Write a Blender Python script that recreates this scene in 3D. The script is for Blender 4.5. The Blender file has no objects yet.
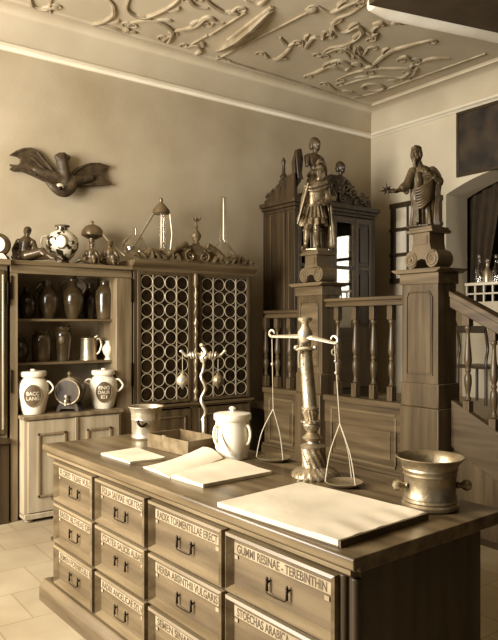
import bpy, bmesh, math, random
from mathutils import Vector, Matrix, noise
random.seed(7)
R=math.radians; PI=math.pi
SC=bpy.context.scene; COL=SC.collection
# ---------------------------------------------------------------- camera model (used to survey the room)
F=660.; CX=249.; H0=325.; EZ=1.68; A=R(53.5)
FW=(math.cos(A),math.sin(A)); RT=(math.sin(A),-math.cos(A)); RZ=A-PI/2
def _d(px):
    u=(px-CX)/F; return FW[0]+u*RT[0],FW[1]+u*RT[1]
def pX(px,py,X):
    a=_d(px); Z=X/a[0]; return Vector((X,a[1]*Z,EZ-(py-H0)/F*Z))
def pY(px,py,Y):
    a=_d(px); Z=Y/a[1]; return Vector((a[0]*Z,Y,EZ-(py-H0)/F*Z))
def pz(px,py,z):
    a=_d(px); Z=(EZ-z)*F/(py-H0); return Vector((a[0]*Z,a[1]*Z,z))
YB=6.2; XR=6.642; CZ=4.56; GZ=0.8; XB=4.4; TOP=0.95
# ---------------------------------------------------------------- materials
def sep(L):
    st=[(0.0,1.52,.89,.40),(.011,1.53,.90,.35),(.06,1.43,.93,.41),(.164,1.32,.955,.5),(.35,1.2,.975,.63),(.66,1.12,.985,.73),(1.0,1.04,.995,.86)]
    for a,b in zip(st,st[1:]):
        if L<=b[0]:
            t=(L-a[0])/(b[0]-a[0]); return tuple(min(1,L*(a[i]+(b[i]-a[i])*t)) for i in(1,2,3))+(1,)
    return (1,1,.85,1)
def mat(name,v,rough=.6,metal=0.,var=.25,scale=6.,bump=.15,stretch=(1,1,1),v2=None,spec=.4,detail=6,lo=.35,hi=.65,bscale=None):
    m=bpy.data.materials.new(name); m.use_nodes=True; nt=m.node_tree; n=nt.nodes; l=nt.links
    b=n['Principled BSDF']; b.inputs['Roughness'].default_value=rough; b.inputs['Metallic'].default_value=metal
    b.inputs['Specular IOR Level'].default_value=spec
    tc=n.new('ShaderNodeTexCoord'); mp=n.new('ShaderNodeMapping'); mp.inputs['Scale'].default_value=stretch
    l.new(tc.outputs['Object'],mp.inputs['Vector'])
    no=n.new('ShaderNodeTexNoise'); no.inputs['Scale'].default_value=scale; no.inputs['Detail'].default_value=detail
    l.new(mp.outputs['Vector'],no.inputs['Vector'])
    cr=n.new('ShaderNodeValToRGB'); e=cr.color_ramp.elements
    e[0].position=lo; e[1].position=hi
    e[0].color=sep(v*(1-var)); e[1].color=sep(v2 if v2 is not None else v*(1+var))
    l.new(no.outputs['Fac'],cr.inputs['Fac']); l.new(cr.outputs['Color'],b.inputs['Base Color'])
    if bump:
        n2=n.new('ShaderNodeTexNoise'); n2.inputs['Scale'].default_value=bscale or scale*4; n2.inputs['Detail'].default_value=4
        l.new(mp.outputs['Vector'],n2.inputs['Vector'])
        bp=n.new('ShaderNodeBump'); bp.inputs['Strength'].default_value=bump; bp.inputs['Distance'].default_value=.01
        l.new(n2.outputs['Fac'],bp.inputs['Height']); l.new(bp.outputs['Normal'],b.inputs['Normal'])
    return m
def wood(name,v,axis=2,rough=.45,var=.35,scale=9,bump=.12,spec=.4):
    s=[5,5,5]; s[axis]=.45
    return mat(name,v,rough,0,var,scale/3,bump,tuple(s),spec=spec,bscale=scale)
def glass(name,tint=.9,refl=.12,rough=.03):
    m=bpy.data.materials.new(name); m.use_nodes=True; nt=m.node_tree; n=nt.nodes; l=nt.links
    n.remove(n['Principled BSDF']); out=n['Material Output']
    t=n.new('ShaderNodeBsdfTransparent'); t.inputs['Color'].default_value=(tint,tint*.985,tint*.95,1)
    g=n.new('ShaderNodeBsdfGlossy'); g.inputs['Roughness'].default_value=rough; g.inputs['Color'].default_value=(1,.97,.9,1)
    lw=n.new('ShaderNodeLayerWeight'); lw.inputs['Blend'].default_value=.35
    no=n.new('ShaderNodeTexNoise'); no.inputs['Scale'].default_value=14
    bp=n.new('ShaderNodeBump'); bp.inputs['Strength'].default_value=.06; l.new(no.outputs['Fac'],bp.inputs['Height']); l.new(bp.outputs['Normal'],g.inputs['Normal'])
    ma=n.new('ShaderNodeMath'); ma.operation='MULTIPLY_ADD'; ma.inputs[1].default_value=.6; ma.inputs[2].default_value=refl
    l.new(lw.outputs['Facing'],ma.inputs[0]); mx=n.new('ShaderNodeMixShader')
    l.new(ma.outputs[0],mx.inputs['Fac']); l.new(t.outputs[0],mx.inputs[1]); l.new(g.outputs[0],mx.inputs[2]); l.new(mx.outputs[0],out.inputs['Surface'])
    return m
def spotted(name,vlo,vhi,scale,thr=.5,rough=.25):
    return mat(name,vhi,rough,0,0,scale,0,v2=vhi,lo=thr-.02,hi=thr+.02,detail=2) if False else _spot(name,vlo,vhi,scale,thr,rough)
def _spot(name,vlo,vhi,scale,thr,rough):
    m=mat(name,vhi,rough,0,0,scale,0,lo=thr-.02,hi=thr+.03,detail=3)
    cr=[x for x in m.node_tree.nodes if x.type=='VALTORGB'][0]
    cr.color_ramp.elements[0].color=sep(vhi); cr.color_ramp.elements[1].color=sep(vlo); return m
def tiles(name,v):
    m=mat(name,v,.7,0,.18,1.6,.1); nt=m.node_tree; n=nt.nodes; l=nt.links
    b=n['Principled BSDF']; cr=[x for x in n if x.type=='VALTORGB'][0]; mp=[x for x in n if x.type=='MAPPING'][0]
    br=n.new('ShaderNodeTexBrick'); br.offset=.5; br.inputs['Scale'].default_value=1.; br.inputs['Brick Width'].default_value=.42; br.inputs['Row Height'].default_value=.42
    br.inputs['Mortar Size'].default_value=.006; br.inputs['Color1'].default_value=(1,1,1,1); br.inputs['Color2'].default_value=(.86,.85,.82,1); br.inputs['Mortar'].default_value=(.7,.67,.62,1)
    l.new(mp.outputs['Vector'],br.inputs['Vector'])
    mx=n.new('ShaderNodeMix'); mx.data_type='RGBA'; mx.blend_type='MULTIPLY'; mx.inputs[0].default_value=1
    l.new(cr.outputs['Color'],mx.inputs[6]); l.new(br.outputs['Color'],mx.inputs[7]); l.new(mx.outputs[2],b.inputs['Base Color'])
    return m
def emit(name,v,s):
    m=bpy.data.materials.new(name); m.use_nodes=True; b=m.node_tree.nodes['Principled BSDF']
    b.inputs['Base Color'].default_value=sep(v); b.inputs['Emission Color'].default_value=(1,.95,.84,1); b.inputs['Emission Strength'].default_value=s
    return m
M=dict(
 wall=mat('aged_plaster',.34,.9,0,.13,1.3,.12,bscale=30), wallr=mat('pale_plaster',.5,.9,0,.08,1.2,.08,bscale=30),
 ceil=mat('ceiling_plaster',.42,.9,0,.1,1.5,.08,bscale=25), stucco=mat('stucco_relief',.29,.85,0,.25,7,.1),cove=mat('cove_plaster',.42,.85,0,.1,1.5,.05),
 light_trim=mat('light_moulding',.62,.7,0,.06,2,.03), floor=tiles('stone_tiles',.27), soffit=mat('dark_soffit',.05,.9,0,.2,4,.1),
 oak=wood('counter_oak',.075,1), oak_v=wood('counter_oak_upright',.04,2), slit=wood('frame_gap_shade',.025,2), oakd=wood('drawer_oak',.08,1,.5), oakm=wood('counter_moulding',.12,1,.36),
 top=wood('counter_top',.085,1,.33,.5), plinth=wood('counter_plinth',.075,1,.5),
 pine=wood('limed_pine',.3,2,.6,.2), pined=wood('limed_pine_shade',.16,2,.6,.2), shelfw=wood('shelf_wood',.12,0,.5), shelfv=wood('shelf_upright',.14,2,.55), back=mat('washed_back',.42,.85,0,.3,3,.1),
 dark=wood('dark_walnut',.03,2,.4), darkx=wood('dark_walnut_rail',.04,0,.4), cup=wood('cupboard_wood',.055,2,.42), cupx=wood('cupboard_wood_rail',.09,0,.42),
 bal=wood('balustrade_wood',.06,1,.42), balv=wood('baluster_wood',.065,2,.36), newel=wood('newel_wood',.065,2,.42), newelm=wood('newel_moulding',.09,1,.42), ped=mat('pedestal_wood',.1,.5,0,.2,6,.1),
 gilt=mat('dull_gilt',.13,.28,.45,.45,14,.2), bronze=mat('bronze',.3,.42,.75,.35,14,.3), brass=mat('old_brass',.27,.42,.8,.3,12,.25), brassl=mat('pale_brass',.5,.3,.7,.2,9,.05), iron=mat('black_iron',.015,.4,.7,.2,8,.1),
 statue=mat('statue_wood',.055,.4,0,.35,12,.2), armour=mat('armour_gilt',.17,.3,.5,.55,14,.3), cloak=mat('statue_cloak',.1,.4,.2,.4,14,.2),
 figure=mat('dark_bronze_figure',.035,.25,.3,.4,10,.1), figure2=mat('brown_figure',.075,.3,.2,.4,14,.1), creature=mat('carved_creature',.04,.55,0,.4,16,.4),
 white=mat('white_glaze',.72,.25,0,.05,4,.02), cream=mat('cream_glaze',.66,.3,0,.06,4,.03), label=mat('dark_oval_label',.07,.5,0,.25,8,.05), script=mat('label_script',.5,.5,0,.1,8,0),
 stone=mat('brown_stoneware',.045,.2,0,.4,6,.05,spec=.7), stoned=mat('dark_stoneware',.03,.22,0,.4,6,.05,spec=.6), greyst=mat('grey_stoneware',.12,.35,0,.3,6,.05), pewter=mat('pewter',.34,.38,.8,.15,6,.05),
 faience=_spot('painted_faience',.02,.6,16,.52,.2), paper=mat('old_paper',.52,.85,0,.1,5,.12,bscale=22), paper2=mat('paper_pages',.5,.85,0,.2,30,.1,(1,1,12)), cover=mat('book_cover',.06,.5,0,.3,8,.1),
 strip=mat('paper_strip',.23,.85,0,.2,14,.05), ink=mat('faded_ink',.05,.8,0,.25,19,0), lead=mat('lead_came',.42,.4,.4,.1,8,0), string=mat('pale_cord',.45,.7,0,.1,8,0),
 glass=glass('clear_glass',.95,.05,.08), gpane=glass('cabinet_glass',.8,.06,.02), bulls=mat('bullseye_glass',.012,.25,0,.5,10,.25,spec=.3), hood=mat('alembic_hood',.12,.3,.4,.3,8,.1),
 painting=mat('old_canvas',.018,.6,0,.6,4,.1,v2=.035), pframe=mat('picture_frame',.03,.4,0,.2,6,.05), curtain=mat('curtain_cloth',.025,.9,0,.3,6,.1), roll=mat('soffit_roll_lit',.75,.85,0,.12,3,.05), dim=mat('darkened_plaster',.04,.9,0,.25,2,.1), sky=emit('window_daylight',.8,6.),
 bright=mat('bright_window_pane',.62,.25,0,.15,5,0), chair=wood('chair_wood',.03,2,.4))
# ---------------------------------------------------------------- mesh helpers
class MB:
    def __init__(s): s.bm=bmesh.new()
    def _add(s,vs,fs):
        v=[s.bm.verts.new(p) for p in vs]
        for f in fs:
            try: s.bm.faces.new([v[i] for i in f])
            except ValueError: pass
        return s
    def box(s,c,sz,rz=0,rot=None):
        m=Matrix.Translation(c)@(rot.to_4x4() if rot is not None else Matrix.Rotation(rz,4,'Z'))@Matrix.Diagonal((*sz,1))
        bmesh.ops.create_cube(s.bm,size=1,matrix=m); return s
    def bb(s,x0,x1,y0,y1,z0,z1):
        return s.box(((x0+x1)/2,(y0+y1)/2,(z0+z1)/2),(abs(x1-x0),abs(y1-y0),abs(z1-z0)))
    def prism(s,poly,ax,a,b):
        f={'x':lambda u,v,t:(t,u,v),'y':lambda u,v,t:(u,t,v),'z':lambda u,v,t:(u,v,t)}[ax]; n=len(poly)
        vs=[f(u,v,a) for u,v in poly]+[f(u,v,b) for u,v in poly]
        return s._add(vs,[tuple(range(n)),tuple(range(2*n-1,n-1,-1))]+[(i,(i+1)%n,n+(i+1)%n,n+i) for i in range(n)])
    def lathe(s,prof,c=(0,0,0),seg=24,mtx=None,twist=None):
        c=Vector(c); vs=[]; n=len(prof)
        for i,(r,z) in enumerate(prof):
            for k in range(seg):
                a=2*PI*k/seg; rr=max(r,.0004)
                if twist: rr*=twist(a,z)
                p=Vector((rr*math.cos(a),rr*math.sin(a),z)); vs.append((mtx@p if mtx else p)+c)
        fs=[(i*seg+k,i*seg+(k+1)%seg,(i+1)*seg+(k+1)%seg,(i+1)*seg+k) for i in range(n-1) for k in range(seg)]
        fs+=[tuple(range(seg-1,-1,-1)),tuple((n-1)*seg+k for k in range(seg))]
        return s._add(vs,fs)
    def tube(s,pts,r,seg=8,closed=False,flat=1.):
        P=[Vector(p) for p in pts]; n=len(P); vs=[]; up=None
        for i,p in enumerate(P):
            t=(P[(i+1)%n]-P[i-1]) if closed else (P[min(i+1,n-1)]-P[max(i-1,0)])
            if t.length<1e-9: t=Vector((0,0,1))
            t.normalize()
            if up is None: up=t.orthogonal().normalized()
            up=(up-t*up.dot(t)); up=up.normalized() if up.length>1e-6 else t.orthogonal().normalized()
            w=t.cross(up); rr=r[i] if isinstance(r,(list,tuple)) else r
            for k in range(seg):
                a=2*PI*k/seg; vs.append(p+up*(rr*math.cos(a))+w*(rr*math.sin(a)*flat))
        m=n if closed else n-1
        fs=[(i*seg+k,i*seg+(k+1)%seg,((i+1)%n)*seg+(k+1)%seg,((i+1)%n)*seg+k) for i in range(m) for k in range(seg)]
        if not closed: fs+=[tuple(range(seg-1,-1,-1)),tuple((n-1)*seg+k for k in range(seg))]
        return s._add(vs,fs)
    def ell(s,c,r,rot=None,seg=16):
        m=Matrix.Translation(c)@(rot.to_4x4() if rot is not None else Matrix.Identity(4))@Matrix.Diagonal((*(r if hasattr(r,'__len__') else (r,)*3),1))
        bmesh.ops.create_uvsphere(s.bm,u_segments=seg,v_segments=seg//2+2,radius=1,matrix=m); return s
    def cap(s,p,q,r0,r1,seg=12):
        p=Vector(p);q=Vector(q); s.tube([p,p.lerp(q,.33),p.lerp(q,.66),q],[r0,r0+(r1-r0)*.33,r0+(r1-r0)*.66,r1],seg); s.ell(p,r0,seg=10); s.ell(q,r1,seg=10); return s
    def loft(s,rings):
        n=len(rings[0]); vs=[p for r in rings for p in r]
        fs=[(i*n+k,i*n+(k+1)%n,(i+1)*n+(k+1)%n,(i+1)*n+k) for i in range(len(rings)-1) for k in range(n)]
        fs+=[tuple(range(n-1,-1,-1)),tuple((len(rings)-1)*n+k for k in range(n))]
        return s._add(vs,fs)
    def sheet(s,grid):
        a=len(grid);b=len(grid[0])
        return s._add([p for r in grid for p in r],[(i*b+j,i*b+j+1,(i+1)*b+j+1,(i+1)*b+j) for i in range(a-1) for j in range(b-1)])
    def build(s,name,m,parent=None,bev=0,ang=38,solid=0,flip=False,loc=None):
        bmesh.ops.recalc_face_normals(s.bm,faces=s.bm.faces)
        me=bpy.data.meshes.new(name); s.bm.to_mesh(me); s.bm.free()
        return link(name,me,m,parent,bev,ang,solid,loc)
    def blob(s,name,m,parent,voxel,smooth=3,loc=None):
        bmesh.ops.recalc_face_normals(s.bm,faces=s.bm.faces)
        me=bpy.data.meshes.new('tmp'); s.bm.to_mesh(me); s.bm.free()
        o=bpy.data.objects.new('tmp',me); COL.objects.link(o)
        r=o.modifiers.new('r','REMESH'); r.mode='VOXEL'; r.voxel_size=voxel
        sm=o.modifiers.new('s','SMOOTH'); sm.iterations=smooth; sm.factor=.5
        dg=bpy.context.evaluated_depsgraph_get(); dg.update()
        me2=bpy.data.meshes.new_from_object(o.evaluated_get(dg)); bpy.data.objects.remove(o); bpy.data.meshes.remove(me)
        me2.name=name
        return link(name,me2,m,parent,0,180,0,loc)
def link(name,me,m,parent=None,bev=0,ang=38,solid=0,loc=None):
    me.materials.clear(); me.materials.append(M[m] if isinstance(m,str) else m)
    o=bpy.data.objects.new(name,me); COL.objects.link(o)
    if parent is not None: o.parent=parent
    if loc is not None: o.location=loc
    me.shade_smooth()
    if ang<180: me.set_sharp_from_angle(angle=R(ang))
    if solid:
        x=o.modifiers.new('solid','SOLIDIFY'); x.thickness=solid; x.offset=0
    if bev:
        x=o.modifiers.new('bevel','BEVEL'); x.width=bev; x.segments=2; x.limit_method='ANGLE'; x.angle_limit=R(40); x.harden_normals=False
    return o
def thing(name,label,cat,loc=(0,0,0),rz=0,group=None):
    o=bpy.data.objects.new(name,None); COL.objects.link(o); o.location=loc; o.rotation_euler=(0,0,rz); o.empty_display_size=.1
    o['label']=label; o['category']=cat
    if group: o['group']=group
    return o
def tag(o,label,cat,group=None,kind=None):
    o['label']=label; o['category']=cat
    if group: o['group']=group
    if kind: o['kind']=kind
    return o
def struct(o): o['kind']='structure'; return o
def dup(o,parent):
    c=o.copy(); COL.objects.link(c); c.parent=parent
    for ch in list(o.children): dup(ch,c)
    return c
def text_mesh(txt,w,h,org,xd,yd,lift=.0008):
    """lettering fitted in a w x h box; org = lower left corner, xd/yd = unit axes"""
    cu=bpy.data.curves.new('t','FONT'); cu.body=txt; cu.size=1; cu.extrude=0; cu.offset=.018
    o=bpy.data.objects.new('t',cu); COL.objects.link(o); dg=bpy.context.evaluated_depsgraph_get(); dg.update()
    me=bpy.data.meshes.new_from_object(o.evaluated_get(dg)); bpy.data.objects.remove(o); bpy.data.curves.remove(cu)
    xs=[v.co.x for v in me.vertices]; ys=[v.co.y for v in me.vertices]
    x0,x1,y0,y1=min(xs),max(xs),min(ys),max(ys); xd=Vector(xd); yd=Vector(yd); n=xd.cross(yd); org=Vector(org)
    for v in me.vertices:
        v.co=org+xd*((v.co.x-x0)/(x1-x0)*w)+yd*((v.co.y-y0)/(y1-y0)*h)+n*lift
    return me
def smooth_path(pts,sub=6):
    P=[Vector(p) for p in pts]; out=[]
    for i in range(len(P)-1):
        a=P[max(i-1,0)];b=P[i];c=P[i+1];d=P[min(i+2,len(P)-1)]
        for k in range(sub):
            t=k/sub; out.append(.5*((2*b)+(c-a)*t+(2*a-5*b+4*c-d)*t*t+(3*b-a-3*c+d)*t**3))
    out.append(P[-1]); return out
def spiral(c,r0,r1,turns,a0,ux,uy,n=28):
    c=Vector(c);ux=Vector(ux);uy=Vector(uy)
    return [c+(ux*math.cos(a0+2*PI*turns*i/n)+uy*math.sin(a0+2*PI*turns*i/n))*(r0+(r1-r0)*i/n) for i in range(n+1)]
LP=[570,230,.03,0.0]   # window power, second window power, ambient, exposure
# ================================================================ THE SETTING
ay0_,ay1_=2.95,4.983
struct(MB().bb(-3,XB+.02,-1.2,YB+.1,-.1,0).build('floor','floor'))
struct(MB().bb(XB+.02,9.6,-1.2,9.5,-.1,0).build('floor','dim'))  # floor past the gallery front, its dimness put into the colour
gf=struct(MB().bb(XB+.12,XR,3.36,YB,GZ-.06,GZ).bb(XB+1.35,XR,2.0,3.36,GZ-.06,GZ).bb(XR,XR+.32,ay0_,ay1_,GZ-.06,GZ).build('floor_gallery','pine'))
struct(MB().bb(-2.5,XR+.4,YB,YB+.15,0,CZ+.3).build('wall_back','wall'))
# right wall with the segmental arch
ay0,ay1,spr,apx=2.95,4.983,3.25,3.46
hc=(ay0+ay1)/2; wd=(ay1-ay0)/2; rise=apx-spr; rad=(wd*wd+rise*rise)/(2*rise)
arc=[(hc+rad*math.sin(t),spr+rise-rad+rad*math.cos(t)) for t in [math.asin(wd/rad)*(1-2*i/20) for i in range(21)]]
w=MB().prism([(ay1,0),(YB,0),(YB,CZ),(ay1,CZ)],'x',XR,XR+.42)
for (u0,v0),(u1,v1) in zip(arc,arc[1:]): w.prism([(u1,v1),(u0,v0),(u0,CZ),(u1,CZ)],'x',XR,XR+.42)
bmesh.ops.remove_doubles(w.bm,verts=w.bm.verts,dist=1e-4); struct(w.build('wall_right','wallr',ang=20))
struct(MB().bb(XR,XR+.42,-1.2,ay0,0,CZ).build('wall_right','dim'))  # unseen stretch of wall, coloured dark to cut bounce onto the newel sides
# low breast wall closing the lower part of the arch, with a light rail on it
pw=struct(MB().bb(XR+.32,XR+.42,ay0,ay1,0,1.96).build('wall_parapet','wallr'))
struct(MB().bb(-2.5,XR+.4,-1.2,YB+.1,CZ,CZ+.1).build('ceiling','ceil'))
# cove and moulding along both walls
prof=[(0,4.195),(.018,4.195),(.03,4.215),(.055,4.225),(.055,4.25),(.035,4.262)]
prof+=[(.035+.185*(1-math.cos(t)),4.262+.265*math.sin(t)) for t in [PI/2*i/8 for i in range(1,9)]]
prof+=[(.25,4.527),(.25,4.545),(.27,CZ),(0,CZ)]
def sweep(pr):
    b=MB(); rings=[]
    for dd,zz in pr: rings.append([(-2.5,YB-dd,zz),(XR-dd,YB-dd,zz),(XR-dd,-1.2,zz)])
    return b.sheet(rings)
struct(sweep(prof[:6]).build('trim_1','light_trim'))
struct(sweep(prof[5:-1]).build('trim_2','cove'))
# dropped dark soffit with a rounded plaster edge, upper right
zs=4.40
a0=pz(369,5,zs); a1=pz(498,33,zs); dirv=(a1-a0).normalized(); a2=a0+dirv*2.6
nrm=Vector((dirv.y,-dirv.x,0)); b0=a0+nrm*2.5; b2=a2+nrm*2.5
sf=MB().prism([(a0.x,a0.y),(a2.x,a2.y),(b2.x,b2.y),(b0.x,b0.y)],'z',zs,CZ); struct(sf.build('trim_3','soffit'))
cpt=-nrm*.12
struct(MB().tube([a0+cpt+dirv*.1+Vector((0,0,.14)),a0+cpt+dirv*.12+Vector((0,0,.13)),a0+cpt+dirv*.3+Vector((0,0,.115)),a2+cpt+Vector((0,0,.115))],[.05,.1,.13,.13],16).build('trim_4','roll'))  # extra-pale roll colour stands in for light bounced up from the floor
# painted / stucco scrollwork on the ceiling
def cp(p): return pz(p[0],p[1],CZ-.004)
scr=[[(52,-4),(50,10),(63,20),(94,23.5),(112,16),(113,5),(107,-3)],[(30,-4),(33,6),(46,9),(50,5)],[(130,-4),(127,9),(141,17),(157,13),(172,5),(180,-2)],[(94,23),(112,27),(124,31),(128,28),(124,26)],
 [(130,23),(146,20),(160,22),(172,31),(168,42),(159,39)],[(172,31),(184,29),(196,25),(206,17),(214,19),(212,25)],[(162,44),(176,50),(190,55),(201,50),(196,45),(188,47)],
 [(265,53),(268,58),(276,59),(285,53),(293,44)],[(280,37),(287,45),(295,42)],[(303,42),(304,48),(313,37),(322,38.6),(325,31),(334,35)],
 [(367,2),(351,13),(338,18),(333,25),(338,31),(347,31),(358,26),(362,32),(356,39),(344,45),(329,48),(322,55)],[(322,55),(339,48),(355,53),(364,61),(376,66)],[(366,72),(378,60),(390,51),(409,45),(430,40)],
 [(338,79),(352,73),(370,69),(392,68),(410,69),(402,77),(386,76),(370,77),(355,81),(343,85)],[(306,75),(316,72),(330,66),(345,70),(352,64)],[(328,83),(334,89),(345,92),(360,95)],[(398,59),(405,56),(412,60),(418,61)],[(420,62),(432,58),(450,58)],[(404,78),(412,74),(416,68),(411,72)],
 [(373,24),(380,22),(385,26)],[(392,24),(398,20),(402,24)],[(366,32),(372,35),(376,33),(376,39)],[(205,-2),(214,6),(228,13),(236,8)],[(245,0),(258,4),(268,-3)],[(186,-3),(196,6),(208,8)],[(318,6),(330,12),(344,6),(356,2)],[(330,62),(340,60),(352,66),(340,64)],[(344,50),(352,58),(356,46),(362,54),(368,48)]]
b=MB()
for s_ in scr:
    pts=smooth_path([cp(p) for p in s_],5); n=len(pts)
    b.tube(pts,[.007+.019*math.sin(PI*(i+.6)/(n+.2))**.8 for i in range(n)],6)
    if len(s_)>3:
        for q,q2,sg_ in ((pts[-1],pts[-4],1),(pts[0],pts[3],-1)):
            t_=(q-q2); t_.z=0; t_.normalize(); nn_=Vector((-t_.y,t_.x,0))*sg_; c_=q+nn_*.055
            S=[c_-nn_*(.055*(1-.75*k/16))*math.cos(k*.55)+t_*(.055*(1-.75*k/16))*math.sin(k*.55) for k in range(17)]; b.tube(S,[.012-.004*k/16 for k in range(17)],6)
    for k in range(8,n-6,9):   # leaves springing off the stem
        t_=(pts[k+1]-pts[k-1]); t_.z=0; t_.normalize(); sg_=1 if (k//9)%2 else -1; nn_=Vector((-t_.y,t_.x,0))*sg_
        S=smooth_path([pts[k],pts[k]+t_*.05+nn_*.05,pts[k]+t_*.12+nn_*.07,pts[k]+t_*.16+nn_*.05],4); b.tube(S,[.008+.014*math.sin(PI*j/12) for j in range(len(S))],6)
for c_,r_ in (((373,87),.11),):
    q=cp(c_); b.tube([q+Vector((r_*math.cos(t)*1.3,r_*math.sin(t),0)) for t in [2*PI*i/24 for i in range(24)]],.022,6,closed=True)
for (a,c_) in (((210,35),(246,12)),((213,61),(310,11)),((217,56),(229,60)),((229,61),(350,98)),((352,98),(378,92)),((378,92),(486,53)),((192,44),(208,35))):
    b.tube([cp(a),cp(c_)],.02,6,flat=.6)
b.ell(cp((311,10)),(.06,.06,.03),seg=10)
rl=[cp(p) for p in ((217,51),(229,44),(243,36),(258,24),(272,10))]; b.tube(rl,[.03,.11,.13,.12,.05],8,flat=.35); b.tube([cp((228,40)),cp((272,6))],.02,6)
struct(b.build('trim_5','stucco'))
# window on the right wall, half hidden by the statue
wf=MB(); y0,y1=pX(395,0,XR).y,pX(440,0,XR).y; z1=pX(395,206,XR).z; z0=2.26
for yy in (y0,y1): wf.bb(XR-.05,XR,yy-.035,yy+.035,z0,z1)
for yy in (y0-(y0-y1)*f for f in (.33,.66)): wf.bb(XR-.04,XR,yy-.014,yy+.014,z0,z1)
for i in range(4): zz=z0+(z1-z0)*i/3; wf.bb(XR-.055,XR,y1-.05,y0+.05,zz-.022-(.02 if i in(0,3) else 0),zz+.022)
wn=struct(wf.build('window_1','dark',bev=.004)); MB().bb(XR-.02,XR-.012,y1,y0,z0,z1).build('window_glass','bright',wn)  # opaque panes, window brightness put into their pale colour
# room behind the arch, its dimness put into the dark plaster colour
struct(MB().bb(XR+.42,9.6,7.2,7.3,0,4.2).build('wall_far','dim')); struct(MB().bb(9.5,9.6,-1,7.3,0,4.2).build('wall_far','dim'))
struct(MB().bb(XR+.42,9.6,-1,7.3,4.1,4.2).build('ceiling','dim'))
wm=MB()
for yy in (1.0,1.45,1.9,2.35): wm.bb(9.42,9.47,yy-.03,yy+.03,1.5,3.5)
for zz in (1.5,2.0,2.5,3.0,3.5): wm.bb(9.42,9.47,1.0,2.35,zz-.03,zz+.03)
w2=struct(wm.build('window_2','dark')); MB().bb(9.475,9.49,1,2.35,1.5,3.5).build('window_glass','sky',w2)
# ================================================================ THE COUNTER
CR=R(2.2); CP=Vector((1.486,1.46,0)); CL=2.55; CW=.885
cnt=thing('counter','long oak pharmacy counter with rows of labelled drawers, standing on stone tiles','counter',CP,CR)
cmi=Matrix.Rotation(-CR,3,'Z')
def front_y(px,inset=.035):   # local y where the sight line px meets the drawer front
    a=_d(px); dv=cmi@Vector((a[0],a[1],0)); o=cmi@(-CP); t=(inset-o.x)/dv.x; return o.y+t*dv.y
b=MB().prism([(0,.912),(.012,.905),(.03,.915),(.03,.9),(CW-.03,.9),(CW,.915),(CW,TOP-.006),(CW-.006,TOP),(.006,TOP),(0,TOP-.006)],'y',0,CL)
b.build('worktop','top',cnt,.004)
mo=MB().prism([(.018,.9),(.018,.885),(.04,.868),(.07,.868),(.07,.9)],'y',.03,CL-.03); mo.build('top_moulding','oakm',cnt)
MB().bb(.06,CW-.1,.05,CL-.05,.02,.9).build('carcass','oak_v',cnt)
pl=MB().prism([(-.02,0),(-.02,.085),(0,.105),(.012,.125),(.055,.125),(.055,0)],'y',.0,CL+.0); pl.bb(.05,CW-.085,.03,.055,0,.12); pl.build('plinth','plinth',cnt,.004)
# frame of the front: uprights between drawer stacks, gap shade put into their colour
cols=[(57,95.5),(98.5,148),(152,225.5),(229.5,339)]
cy=[(front_y(a),front_y(b_)) for a,b_ in cols]
rows=[(.635,.865),(.388,.618),(.14,.37)]
st=MB()
edges=[cy[0][0]+.03]+[(cy[i][1]+cy[i+1][0])/2 for i in range(3)]+[cy[3][1]-.035]
for i,e in enumerate(edges): st.bb(.05,.068,e-.02,e+.02,.12,.87)
for e in (cy[3][1]-.012,cy[3][1]-.062): st.lathe([(.016,.13),(.016,.87)],(.048,e,0),12)
st.bb(.032,.062,.05,CL-.05,.119,.141); st.bb(.032,.062,.05,CL-.05,.37,.388); st.bb(.032,.062,.05,CL-.05,.617,.636)
st.build('front_frame','slit',cnt,.003)
words=[['FLORES TILIAE VULG','RADIX ALTHEAE OFF','SEMEN FOENICULI R'],['FOLIA SALVIAE HORTENS','CORTEX SALICIS ALBAE','RADIX ANGELICAE SYLV'],['RADIX TORMENTILLAE ERECT','HERBA ABSINTHII VULGARIS','SEMEN SINAPIS NIGRAE'],['GUMMI RESINAE - TEREBINTHIN','STOECHAS ARABICA - SASSAFRAS','LIGNUM SASSAFRAS RASUM']]
def ring_frame(b,y0,y1,z0,z1,x0,x1,w,x2):
    # mitred moulding: outer edge at depth x0, inner edge at depth x1
    o=[(y0,z0),(y1,z0),(y1,z1),(y0,z1)]; m_=[(y0+w*.35,z0+w*.35),(y1-w*.35,z0+w*.35),(y1-w*.35,z1-w*.35),(y0+w*.35,z1-w*.35)]
    i_=[(y0+w,z0+w),(y1-w,z0+w),(y1-w,z1-w),(y0+w,z1-w)]
    vs=[(x2,*p) for p in o]+[(x0+.006,*p) for p in o]+[(x0,*p) for p in m_]+[(x1,*p) for p in i_]+[(x2,*p) for p in i_]
    fs=[(k*4+j,k*4+(j+1)%4,(k+1)*4+(j+1)%4,(k+1)*4+j) for k in range(4) for j in range(4)]
    b._add(vs,fs)
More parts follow.
